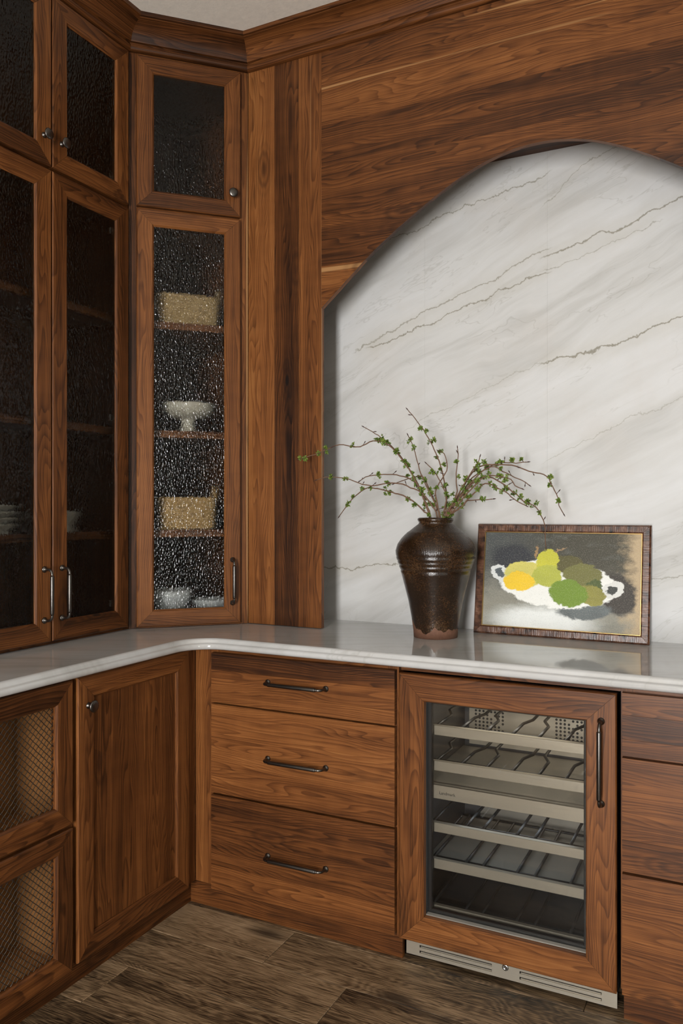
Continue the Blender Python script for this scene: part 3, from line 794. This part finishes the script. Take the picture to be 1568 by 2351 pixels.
frame4(T, d, gx0 - 0.03, gx1 + 0.03, gz0 - 0.03, gz1 + 0.03, 0.042, YB + 0.016, YB + 0.03, mat=BLACK, names=('gasket', 'gasket'), ci=0.002, co=0.001, inner_d=0.002)
T.part('glass_pane', box(gx0 - 0.02, gx1 + 0.02, YB + 0.012, YB + 0.0155, gz0 - 0.02, gz1 + 0.02), CLEAR, d, uv=False)
pull(T, d, -0.336, 0.680, 0.218, yf, 'z', 0.036)
# liner
lx0, lx1, lz0, lz1, ly0, ly1 = -0.872, -0.338, 0.13, 0.812, YB + 0.031, 2.70
for n_, b, m in (('liner_side', (lx0 - 0.03, lx0, ly0, ly1, lz0, lz1), LINER), ('liner_side', (lx1, lx1 + 0.03, ly0, ly1, lz0, lz1), LINER),
                 ('liner_floor', (lx0 - 0.03, lx1 + 0.03, ly0, ly1, lz0 - 0.03, lz0), LINER), ('liner_top', (lx0 - 0.03, lx1 + 0.03, ly0, ly1, lz1, lz1 + 0.03), LINER),
                 ('liner_back', (lx0 - 0.03, lx1 + 0.03, ly1, ly1 + 0.03, lz0, lz1), LINER), ('back_plate', (lx0 + 0.02, lx1 - 0.004, ly1 - 0.012, ly1 - 0.002, 0.535, 0.805), INOX),
                 ('back_plate', (lx0 + 0.06, lx1 - 0.004, ly1 - 0.012, ly1 - 0.002, 0.20, 0.47), INOX_D)):
    T.part(n_, box(*b), m, uv=False)
bm = bmesh.new()
for px in (-0.828, -0.553):
    for i in range(8):
        for j in range(6):
            if (i + j) % 9 == 8: continue
            lathe(bm, [(0.0042, 0.0), (0.0042, 0.001)], 8, (px + i * 0.0135, ly1 - 0.0122, 0.590 + j * 0.0125), 1, False)
o = T.part('vent_holes', bm, BLACK, uv=False); o['kind'] = 'stuff'
ys = YB + 0.042
def shelf(z0, z1, style):
    s_ = T.sub('shelf')
    T.part('front_rail', box(lx0 + 0.012, lx1 - 0.006, ys, ys + 0.016, z0, z1, 0.0012), INOX, s_, uv=False)
    zt = z1 - 0.004
    T.part('rear_bar', tube(bmesh.new(), [(lx0 + 0.012, ly1 - 0.06, zt), (lx1 - 0.006, ly1 - 0.06, zt)], 0.004, 8), WIRE, s_, uv=False)
    T.part('cross_bar', tube(bmesh.new(), [(lx0 + 0.012, ys + 0.035, zt - 0.004), (lx1 - 0.006, ys + 0.035, zt - 0.004)], 0.004, 8), WIRE, s_, uv=False)
    n = 7
    for i in range(n):
        x = lx0 + 0.05 + (lx1 - lx0 - 0.08) * i / (n - 1)
        if style == 'wave':
            o_ = 0.020 * (1 if i % 2 else -1)
            pts = [(x, ys + 0.014, zt), (x, ys + 0.15, zt), (x + o_, ys + 0.19, zt + 0.004), (x + o_, ys + 0.29, zt + 0.004), (x, ys + 0.33, zt), (x, ly1 - 0.058, zt)]
        else:
            o_ = 0.012 * (1 if i % 2 else -1)
            pts = [(x + o_, ys + 0.014, zt), (x + o_, ly1 - 0.058, zt)]
        T.part('wire', tube(bmesh.new(), pts, 0.0045, 8), WIRE, s_, uv=False)
    if style == 'tray':
        T.part('tray', box(lx0 + 0.012, lx1 - 0.006, ys + 0.017, ly1 - 0.03, zt - 0.014, zt - 0.010), INOX_D, s_, uv=False)
shelf(0.675, 0.704, 'wave'); shelf(0.569, 0.598, 'wave'); shelf(0.386, 0.414, 'straight'); shelf(0.277, 0.306, 'tray'); shelf(0.145, 0.168, 'straight')
T.part('zone_divider', box(lx0 + 0.001, lx1 - 0.001, ys - 0.004, ly1 - 0.02, 0.500, 0.528, 0.001), INOX_D, uv=False)
zb = T.part('divider_front', box(lx0 + 0.004, lx1 - 0.002, ys - 0.008, ys - 0.005, 0.489, 0.529, 0.001), INOX, uv=False)
def text(T, body, x, y, z, size, parent, extr=0.0004):
    cu = bpy.data.curves.new('lettering', 'FONT'); cu.body = body; cu.size = size; cu.extrude = extr; cu.align_x = 'CENTER'
    t = bpy.data.objects.new('lettering', cu); C.objects.link(t)
    dg = bpy.context.evaluated_depsgraph_get(); me = bpy.data.meshes.new_from_object(t.evaluated_get(dg))
    bpy.data.objects.remove(t)
    o = bpy.data.objects.new('lettering', me); C.objects.link(o); me.materials.clear(); me.materials.append(INK)
    o.parent = parent; o.rotation_euler = (PI / 2, 0, 0); o.location = (x - T.base.x, y - T.base.y, z - T.base.z)
    return o
text(T, 'Landmark', -0.782, ys - 0.0084, 0.5035, 0.0125, zb)
for z_, p_, c_ in ((lz1 - 0.004, 0.75, (1, 0.93, 0.8)), (0.497, 0.32, (0.8, 0.9, 1))):
    lo = area('cooler_led', (-0.605, ys + 0.09, z_), (0, 0, 0), 0.34, 0.02, p_, c_)
# vent grille
gy = 2.246
G = [(-0.908, 0.010), (-0.302, 0.010), (-0.302, 0.10), (-0.908, 0.10)]
bm = bmesh.new()
slots = []
for xa, xb in ((-0.866, -0.645), (-0.565, -0.342)):
    for za in (0.0215, 0.0375): slots.append((xa, xb, za, za + 0.0075))
xs = sorted({-0.908, -0.302, *[v for s_ in slots for v in s_[:2]]}); zs = sorted({0.012, 0.10, *[v for s_ in slots for v in s_[2:]]})
V = {}
def gv(x, y, z):
    k = (round(x, 5), round(y, 5), round(z, 5))
    if k not in V: V[k] = bm.verts.new(k)
    return V[k]
for a, b in zip(xs, xs[1:]):
    for c, e in zip(zs, zs[1:]):
        mx, mz = (a + b) / 2, (c + e) / 2
        if any(s_[0] < mx < s_[1] and s_[2] < mz < s_[3] for s_ in slots): continue
        bm.faces.new((gv(a, gy, c), gv(b, gy, c), gv(b, gy, e), gv(a, gy, e)))
ret = bmesh.ops.extrude_face_region(bm, geom=list(bm.faces))
bmesh.ops.translate(bm, verts=[v for v in ret['geom'] if isinstance(v, bmesh.types.BMVert)], vec=(0, 0.003, 0))
bmesh.ops.recalc_face_normals(bm, faces=bm.faces)
gr = T.part('vent_grille', bm, INOX, uv=False)
for s_ in slots:
    T.part('slot_lip', box(s_[0] + 0.002, s_[1] - 0.002, gy + 0.004, gy + 0.012, s_[2] - 0.001, s_[2] + 0.002), INOX, gr, uv=False)
    T.part('slot_back', box(s_[0] - 0.004, s_[1] + 0.004, gy + 0.016, gy + 0.018, s_[2] - 0.004, s_[3] + 0.004), BLACK, gr, uv=False)
T.part('lock', lathe(bmesh.new(), [(0.0095, 0), (0.0095, 0.003), (0.007, 0.0045), (0.0035, 0.0045), (0.003, 0.003)], 20, (-0.605, gy, 0.046), 1), CHROME, gr, uv=False)
for x in (-0.892, -0.3075): T.part('screw', lathe(bmesh.new(), [(0.004, 0), (0.004, 0.0015), (0.002, 0.0025)], 12, (x, gy, 0.060 if x > -0.5 else 0.056), 1), CHROME, gr, uv=False)
for x in (-0.855, -0.345):
    T.part('foot', lathe(bmesh.new(), [(0.021, 0.0), (0.021, 0.012), (0.012, 0.014), (0.012, 0.035)], 20, (x, gy + 0.036, 0.0)), BLACK, uv=False)
T.part('base_pan', box(-0.905, -0.305, gy + 0.05, 2.7, 0.03, 0.099), BLACK, uv=False)

# ------------------------------------------------------------------ things in the cabinets
def corner_pt(s_, d_, z): return CM @ Vector((s_, d_, z))
def basket(name, label, s_, d_, z, wx, wy, h, mat, handles, dip=0.0):
    T = Thing(name, label, 'basket', (0, 0, 0), (0, 0), 0.0)
    T.o.location = corner_pt(s_, d_, z); T.o.rotation_euler = (0, 0, ANG)
    bm = bmesh.new(); rows_ = []; n = 40
    lv = []
    K = 9
    for i in range(K * 4 + 1):
        t = i / (K * 4); lv.append((t, 0.004 * abs(math.sin(PI * i / 4))))
    prof_ = [(t * h, 0.0 + r_) for t, r_ in lv] + [(h, -0.010)] + [(0.012, -0.010)]
    for zz, off in prof_:
        ring = []
        for k in range(n):
            a = 2 * PI * k / n; ca, sa = math.cos(a), math.sin(a)
            sx = (abs(ca) ** 0.4) * (1 if ca >= 0 else -1); sy = (abs(sa) ** 0.4) * (1 if sa >= 0 else -1)
            fl_ = 0.92 + 0.08 * min(1, zz / h)
            ring.append(bm.verts.new((sx * (wx / 2 * fl_ + off), sy * (wy / 2 * fl_ + off), zz - dip * (zz / h) * (sx * 0.5 + 0.5))))
        rows_.append(ring)
    for r0, r1 in zip(rows_, rows_[1:]):
        for k in range(n): bm.faces.new((r0[k], r0[(k + 1) % n], r1[(k + 1) % n], r1[k])).smooth = True
    bm.faces.new(rows_[0][::-1]); bm.faces.new(rows_[-1])
    T.part('basket_body', bm, mat, uv=False)
    for sx in handles:
        pts = [(sx * wx / 2 * 0.97, -0.045 + 0.09 * k / 8, h - 0.01 - (dip if sx > 0 else 0) + 0.050 * math.sin(PI * k / 8)) for k in range(9)]
        T.part('handle', tube(bmesh.new(), pts, 0.007, 8), mat, uv=False)
    return T
basket('seagrass_basket', 'coarse seagrass basket on the highest corner-cabinet shelf', 0.225, 0.165, SH[2], 0.245, 0.16, 0.118, SEAGRASS, (1,), 0.006)
basket('rattan_basket', 'golden woven basket with raised end handle on the lowest corner-cabinet shelf', 0.222, 0.165, SH[0], 0.225, 0.16, 0.122, RATTAN, (1,), 0.0)

p = corner_pt(0.232, 0.165, SH[1])
T = Thing('cake_stand', 'cream footed cake stand on the middle corner-cabinet shelf', 'cake stand', (0, 0, 0)); T.o.location = p
T.part('pedestal', lathe(bmesh.new(), [(0.042, 0), (0.043, 0.006), (0.030, 0.012), (0.022, 0.03), (0.024, 0.045), (0.032, 0.054)], 32), CREAM, uv=False)
T.part('dish', lathe(bmesh.new(), [(0.030, 0.054), (0.070, 0.062), (0.096, 0.080), (0.102, 0.108), (0.099, 0.113), (0.095, 0.108), (0.088, 0.085), (0.03, 0.078)], 40), CREAM, uv=False)

def bowl(name, label, cat, p, r, h, mat, foot=0.5, group=None):
    o = mk(name, lathe(bmesh.new(), [(r * foot, 0), (r * foot, h * 0.06), (r * 0.75, h * 0.35), (r * 0.95, h * 0.75), (r, h), (r * 0.96, h), (r * 0.9, h * 0.75), (r * 0.7, h * 0.4), (r * 0.4, h * 0.16), (r * 0.1, h * 0.12)], 40), mat, uv=False)
    o.location = p; tag(o, label, cat, group); return o
bowl('serving_bowl', 'deep white bowl on the corner-cabinet floor, farther from the pull', 'bowl', corner_pt(0.165, 0.15, 0.944), 0.082, 0.100, WHITE)
bowl('small_bowl', 'shallow white bowl on the corner-cabinet floor beside the door pull', 'bowl', corner_pt(0.315, 0.13, 0.944), 0.070, 0.062, WHITE)
zz = SH[0]
nm = ['bottom', 'second', 'third', 'top']
for i in range(4):
    o = bowl('stoneware_dish', '%s dish of the pale stoneware stack in the side cabinet' % nm[i], 'dish', (-2.11, 1.70, zz), 0.112, 0.031, STONEWARE, 0.82, 'stoneware dishes stacked in the side cabinet')
    zz += 0.0195
bowl('stoneware_bowl', 'single pale bowl beside the dish stack in the side cabinet', 'bowl', (-2.10, 1.955, SH[0]), 0.105, 0.070, STONEWARE, 0.85)

# ------------------------------------------------------------------ vase and branches
VX, VY = -0.922, 2.54
sil = [(50, 1461), (51, 1446), (55, 1418), (62, 1380), (72, 1341), (78, 1318), (80.3, 1311), (79.3, 1309), (80.8, 1306), (83, 1302), (83.8, 1299.5), (82.8, 1297.5), (85, 1294), (87.3, 1290), (86.5, 1288), (89, 1284),
       (90.5, 1279), (89.6, 1277), (91.3, 1273), (92, 1264), (87.5, 1249), (78.5, 1236), (70, 1227), (67, 1224.5), (65.5, 1222.5), (60, 1219), (46, 1208), (39.5, 1203), (38, 1200), (39.5, 1197), (41.5, 1194), (41, 1190.5), (38, 1188.5), (34, 1190), (32, 1197), (36, 1208), (60, 1225)]
k_ = 2.684 / 1839
prof_v = [(r_ * k_, max(0, 1.35 - (v - 1168) * k_ - ZT)) for r_, v in sil]
v_o = mk('vase', lathe(bmesh.new(), prof_v, 56), GLAZE, uv=False)
v_o.location = (VX, VY, ZT)
tag(v_o, 'dark brown glazed stoneware jar with bare clay foot, holding budding branches', 'vase')

BR = [
('long budding branch arching furthest over the wood panel edge', [[-0.9288,2.54,1.24],[-0.9447,2.54,1.3266],[-0.963,2.5314,1.3871],[-0.9752,2.5259,1.4207],[-0.9973,2.5181,1.4646],[-1.0165,2.5117,1.4984],[-1.0426,2.5045,1.5325],[-1.0725,2.4973,1.5635],[-1.0998,2.4921,1.5776],[-1.1275,2.4874,1.5817],[-1.1517,2.4829,1.5721],[-1.1725,2.4789,1.5623],[-1.2006,2.4742,1.5629],[-1.2323,2.4686,1.5716],[-1.2572,2.4643,1.5694],[-1.2927,2.4577,1.5546],[-1.3357,2.4497,1.5381],[-1.3902,2.44,1.5234]]),
('budding branch pointing up toward the wood panel, second tallest tip', [[-0.9278,2.54,1.24],[-0.9412,2.54,1.3266],[-0.9573,2.5354,1.377],[-0.9736,2.5312,1.4175],[-1.0002,2.5253,1.4683],[-1.0203,2.5213,1.5007],[-1.0441,2.517,1.5333],[-1.0717,2.5125,1.5645],[-1.1067,2.5077,1.5927],[-1.1386,2.5035,1.6143],[-1.1672,2.5,1.6307]]),
('tallest budding branch rising straight above the vase', [[-0.9119,2.54,1.24],[-0.8882,2.54,1.3234],[-0.8863,2.5445,1.3601],[-0.8887,2.5515,1.4103],[-0.9018,2.5586,1.4576],[-0.9147,2.565,1.4985],[-0.9392,2.5735,1.5505],[-0.9554,2.5783,1.5787],[-0.9756,2.5839,1.6107],[-0.9918,2.5879,1.6324],[-1.0161,2.5936,1.6635],[-1.0466,2.6,1.6953]]),
('slim upright branch just beside the tallest one', [[-0.9182,2.54,1.24],[-0.9093,2.54,1.3217],[-0.921,2.543,1.3568],[-0.9364,2.5465,1.3905],[-0.9595,2.5507,1.4279],[-0.9752,2.5541,1.4588],[-0.9872,2.5571,1.4863],[-0.9999,2.5616,1.5278],[-1.0164,2.5663,1.5698],[-1.0326,2.57,1.6016]]),
('low branch drooping down toward the counter on the panel side', [[-0.9288,2.54,1.24],[-0.9447,2.54,1.3232],[-0.9619,2.5381,1.34],[-0.9893,2.5344,1.367],[-1.0205,2.5306,1.3891],[-1.0521,2.5273,1.3995],[-1.0875,2.5235,1.41],[-1.1232,2.5196,1.4189],[-1.1593,2.5158,1.4227],[-1.1955,2.5113,1.4022],[-1.2314,2.5058,1.3675],[-1.2617,2.5,1.3256]]),
('level branch reaching to the edge of the wood panel', [[-0.9203,2.54,1.24],[-0.9163,2.54,1.3216],[-0.9319,2.5342,1.3601],[-0.9546,2.5283,1.3904],[-0.9777,2.5232,1.4106],[-1.0047,2.5184,1.4209],[-1.0317,2.5134,1.433],[-1.0659,2.5075,1.4367],[-1.1003,2.5015,1.4336],[-1.1349,2.4954,1.4287],[-1.1697,2.4892,1.4342],[-1.1977,2.4839,1.4448],[-1.2293,2.478,1.4554],[-1.2649,2.4717,1.4593],[-1.3079,2.464,1.458],[-1.3294,2.46,1.4513]]),
('thin bowed twig above the level panel-side branch', [[-0.9288,2.54,1.24],[-0.9447,2.54,1.3232],[-0.9558,2.541,1.3602],[-0.9706,2.5422,1.4008],[-0.9928,2.5434,1.4349],[-1.0224,2.5445,1.4558],[-1.0522,2.5453,1.4633],[-1.0823,2.5462,1.4683],[-1.1166,2.5472,1.4687],[-1.1513,2.5482,1.4669],[-1.1864,2.5493,1.4606],[-1.2061,2.55,1.4487]]),
('branch with a sharp elbow behind the panel-side branches', [[-0.9171,2.54,1.24],[-0.9058,2.54,1.3217],[-0.9224,2.5469,1.3602],[-0.9432,2.5553,1.4008],[-0.9603,2.5626,1.435],[-0.9808,2.5689,1.4611],[-1.0243,2.5769,1.4553],[-1.0605,2.5837,1.4474],[-1.0933,2.59,1.4376]]),
('longest branch arching out over the painting and hanging down', [[-0.9123,2.54,1.24],[-0.8895,2.54,1.32],[-0.877,2.5419,1.3421],[-0.8552,2.5456,1.3766],[-0.8369,2.5493,1.411],[-0.8186,2.5529,1.4421],[-0.8003,2.5563,1.4699],[-0.7756,2.5596,1.4882],[-0.7509,2.5623,1.494],[-0.7263,2.5649,1.4935],[-0.702,2.5676,1.4936],[-0.6717,2.571,1.4909],[-0.6478,2.5738,1.4844],[-0.6181,2.5776,1.4701],[-0.5827,2.5818,1.4635],[-0.5623,2.5845,1.4542],[-0.5509,2.5873,1.4329],[-0.5396,2.5905,1.4087],[-0.5284,2.5937,1.3846],[-0.526,2.5965,1.3605],[-0.5134,2.6,1.3349]]),
('arching branch ending level above the painting corner', [[-0.9103,2.54,1.24],[-0.8829,2.54,1.3201],[-0.8716,2.5456,1.3452],[-0.8489,2.556,1.3829],[-0.8293,2.566,1.4175],[-0.8067,2.5769,1.4521],[-0.7774,2.5869,1.4739],[-0.7481,2.5967,1.4924],[-0.7305,2.6022,1.5001],[-0.7069,2.6091,1.503],[-0.6835,2.616,1.5012],[-0.6601,2.6229,1.5009],[-0.6369,2.63,1.5038]]),
('branch drooping right across the top of the picture frame', [[-0.9093,2.54,1.24],[-0.882,2.54,1.3201],[-0.8673,2.5424,1.3452],[-0.8425,2.5465,1.3797],[-0.8179,2.5507,1.4108],[-0.7933,2.5548,1.4386],[-0.7687,2.5581,1.4539],[-0.7441,2.5609,1.4551],[-0.7198,2.564,1.444],[-0.6957,2.5675,1.4283],[-0.6718,2.5713,1.4066],[-0.654,2.574,1.3943],[-0.6363,2.5772,1.3759],[-0.6156,2.58,1.3667],[-0.5951,2.5831,1.3545],[-0.5808,2.587,1.3272],[-0.5712,2.5911,1.2969],[-0.569,2.5949,1.2665],[-0.5686,2.6,1.2268]]),
('middle arching branch with dark forked buds at its tip', [[-0.9083,2.54,1.24],[-0.882,2.54,1.3327],[-0.8508,2.5422,1.3734],[-0.8255,2.5443,1.4045],[-0.8004,2.5466,1.4354],[-0.7723,2.549,1.466],[-0.7475,2.5507,1.481],[-0.7227,2.5523,1.4866],[-0.6982,2.554,1.4708],[-0.68,2.5553,1.4614],[-0.6588,2.5568,1.4519],[-0.6377,2.5582,1.4425],[-0.6154,2.56,1.427]]),
('short arching branch bent down under the forked one', [[-0.9083,2.54,1.24],[-0.882,2.54,1.3201],[-0.859,2.5374,1.3421],[-0.8314,2.5325,1.3764],[-0.8041,2.528,1.404],[-0.7773,2.5235,1.4282],[-0.7507,2.519,1.4522],[-0.7183,2.5148,1.456],[-0.6864,2.5106,1.4507],[-0.658,2.5067,1.4441],[-0.645,2.5033,1.4229],[-0.6232,2.5,1.4137]]),
('leafy low branch curving over toward the frame corner', [[-0.9044,2.54,1.24],[-0.882,2.54,1.3233],[-0.8364,2.538,1.3515],[-0.8132,2.5361,1.3763],[-0.7901,2.5341,1.3978],[-0.7672,2.5321,1.4191],[-0.7479,2.5306,1.4326],[-0.7255,2.5291,1.4277],[-0.7033,2.5274,1.4152],[-0.6782,2.5255,1.4028],[-0.6625,2.524,1.3876],[-0.6408,2.5221,1.3724],[-0.6147,2.52,1.3604]]),
('lowest short branch sticking out level beside the vase rim', [[-0.9063,2.54,1.24],[-0.882,2.54,1.3217],[-0.8511,2.5429,1.3421],[-0.8325,2.546,1.3609],[-0.8141,2.549,1.3764],[-0.7893,2.5523,1.3779],[-0.7617,2.556,1.3794],[-0.7328,2.56,1.3817]]),
('upright leafy branch in the centre of the bunch', [[-0.9113,2.54,1.24],[-0.8862,2.54,1.3201],[-0.8784,2.546,1.3484],[-0.8613,2.554,1.3767],[-0.8542,2.562,1.4082],[-0.8599,2.5693,1.4369],[-0.8626,2.5775,1.4689],[-0.8621,2.5859,1.501],[-0.8616,2.5944,1.5333],[-0.8652,2.6,1.5546]]),
('branch tipped with a single dark bud, leaning to the painting', [[-0.9103,2.54,1.24],[-0.8829,2.54,1.3201],[-0.8654,2.5368,1.3609],[-0.8447,2.5337,1.392],[-0.8277,2.5311,1.4167],[-0.8072,2.5276,1.4504],[-0.7971,2.5259,1.4656],[-0.7804,2.5234,1.4866],[-0.7671,2.5212,1.5046],[-0.7636,2.52,1.5167]]),
('bushy branch with a hooked tip next to the central upright one', [[-0.9182,2.54,1.24],[-0.9094,2.54,1.3231],[-0.9167,2.5416,1.3673],[-0.9238,2.5428,1.399],[-0.9175,2.5439,1.4243],[-0.9013,2.5453,1.4526],[-0.8836,2.5466,1.4776],[-0.8856,2.5479,1.506],[-0.8961,2.5492,1.5348],[-0.913,2.55,1.5433]]),
('short leafy branch leaning back over the vase mouth', [[-0.9142,2.54,1.24],[-0.8961,2.54,1.32],[-0.8875,2.5341,1.3547],[-0.8785,2.5274,1.389],[-0.8837,2.5234,1.4078],[-0.8946,2.517,1.4359],[-0.9059,2.5116,1.4578],[-0.9203,2.5058,1.4797],[-0.938,2.5,1.4986]]),
]

def resample(pts, step):
    P = [Vector(p) for p in pts]; out = []
    # Catmull-Rom
    for i in range(len(P) - 1):
        p0, p1, p2, p3 = P[max(i - 1, 0)], P[i], P[i + 1], P[min(i + 2, len(P) - 1)]
        n = max(2, int((p2 - p1).length / step))
        for k in range(n):
            t = k / n
            out.append(0.5 * ((2 * p1) + (p2 - p0) * t + (2 * p0 - 5 * p1 + 4 * p2 - p3) * t * t + (3 * p1 - p0 - 3 * p2 + p3) * t ** 3))
    out.append(P[-1]); return out
def leaf_cluster(bm, c, size, n, rng):
    for _ in range(n):
        d = Vector((rng.gauss(0, 1), rng.gauss(0, 1), rng.gauss(0.25, 1))).normalized()
        s1 = d.orthogonal().normalized(); s1 = (Matrix.Rotation(rng.uniform(0, 6.28), 3, d) @ s1)
        up = d.cross(s1)
        L = size * rng.uniform(0.6, 1.25); w = L * rng.uniform(0.26, 0.42); o = c + d * size * 0.1
        a = bm.verts.new(o); b = bm.verts.new(o + d * L * 0.45 + s1 * w + up * w * 0.5); e = bm.verts.new(o + d * L * 0.45 - s1 * w + up * w * 0.5)
        m = bm.verts.new(o + d * L * 0.5); t = bm.verts.new(o + d * L + up * L * rng.uniform(-0.3, 0.35))
        bm.faces.new((a, b, m)); bm.faces.new((a, m, e)); bm.faces.new((b, t, m)); bm.faces.new((m, t, e))
for bi, (lab, pts) in enumerate(BR):
    rng = random.Random(100 + bi)
    base = Vector(pts[0]); P = resample([Vector(p) - base for p in pts], 0.012)
    P = [p + Vector((rng.uniform(-1, 1), rng.uniform(-1, 1), rng.uniform(-1, 1))) * 0.0011 if 6 < i < len(P) - 1 else p for i, p in enumerate(P)]
    n = len(P)
    st = mk('branch', tube(bmesh.new(), P, [0.0034 * (1 - 0.60 * i / n) for i in range(n)], 6), BARK, uv=False)
    st.location = base; tag(st, lab, 'branch', 'budding branches in the brown vase')
    lb = bmesh.new(); bb_ = bmesh.new()
    i = int(n * 0.24) + rng.randint(0, 4); nb = 0
    while i < n - 1:
        f = i / n
        off = Vector((rng.gauss(0, 1), rng.gauss(0, 1), rng.gauss(0.3, 1))).normalized()
        tip = P[i] + off * rng.uniform(0.004, 0.014)
        tube(bb_, [P[i], (P[i] + tip) / 2 + off * 0.001, tip], [0.0012, 0.001, 0.0008], 5)
        if rng.random() < (0.72 if f < 0.93 else 0.25):
            leaf_cluster(lb, tip, rng.uniform(0.0085, 0.0125), rng.randint(18, 30), rng); nb += 1
            if rng.random() < 0.45: leaf_cluster(lb, P[i] - off * 0.007, 0.010, 10, rng)
        else:
            tube(bb_, [tip - off * 0.002, tip + off * 0.002, tip + off * 0.005, tip + off * 0.009], [0.0009, 0.0019, 0.0016, 0.0003], 6)
        i += rng.randint(2, 4)
    d_ = (P[-1] - P[-3]).normalized()
    tube(bb_, [P[-1], P[-1] + d_ * 0.003, P[-1] + d_ * 0.007, P[-1] + d_ * 0.012], [0.0009, 0.002, 0.0017, 0.0002], 6)
    o = mk('foliage', lb, LEAF, st, uv=False); o['kind'] = 'stuff'
    o = mk('bud_twigs', bb_, BUD, st, uv=False); o['kind'] = 'stuff'

# ------------------------------------------------------------------ framed painting leaning on the slabs
PW, PH = 0.572, 0.378
lean = math.atan2(0.055, PH)
T = Thing('framed_painting', 'framed still life of lemons and green fruit leaning against the stone', 'painting', (0, 0, 0))
T.o.location = (-0.549, 2.678, ZT + 0.0005); T.o.rotation_euler = (-lean, 0, math.radians(-1.0))
x0, x1, z0, z1 = -PW / 2, PW / 2, 0.0, PH
frame4(T, T.o, x0, x1, z0, z1, 0.0265, -0.006, 0.014, mat=TORT, names=('frame_rail', 'frame_side'), ci=0.004, co=0.005, inner_d=0.003)
frame4(T, T.o, x0 + 0.0265, x1 - 0.0265, 0.0265, PH - 0.0265, 0.0028, -0.002, 0.012, mat=GILT, names=('gilt_slip', 'gilt_slip'), ci=0.0008, co=0.0006, inner_d=0.001)
cv_ = mk('canvas', box(-0.2575, 0.2575, 0.003, 0.010, -0.1605, 0.1605), CANVAS, T.o, uv=False); cv_.location = (0, 0, PH / 2)
T.part('backing', box(x0 + 0.012, x1 - 0.012, 0.0145, 0.017, 0.012, PH - 0.012), BLACK, uv=False)
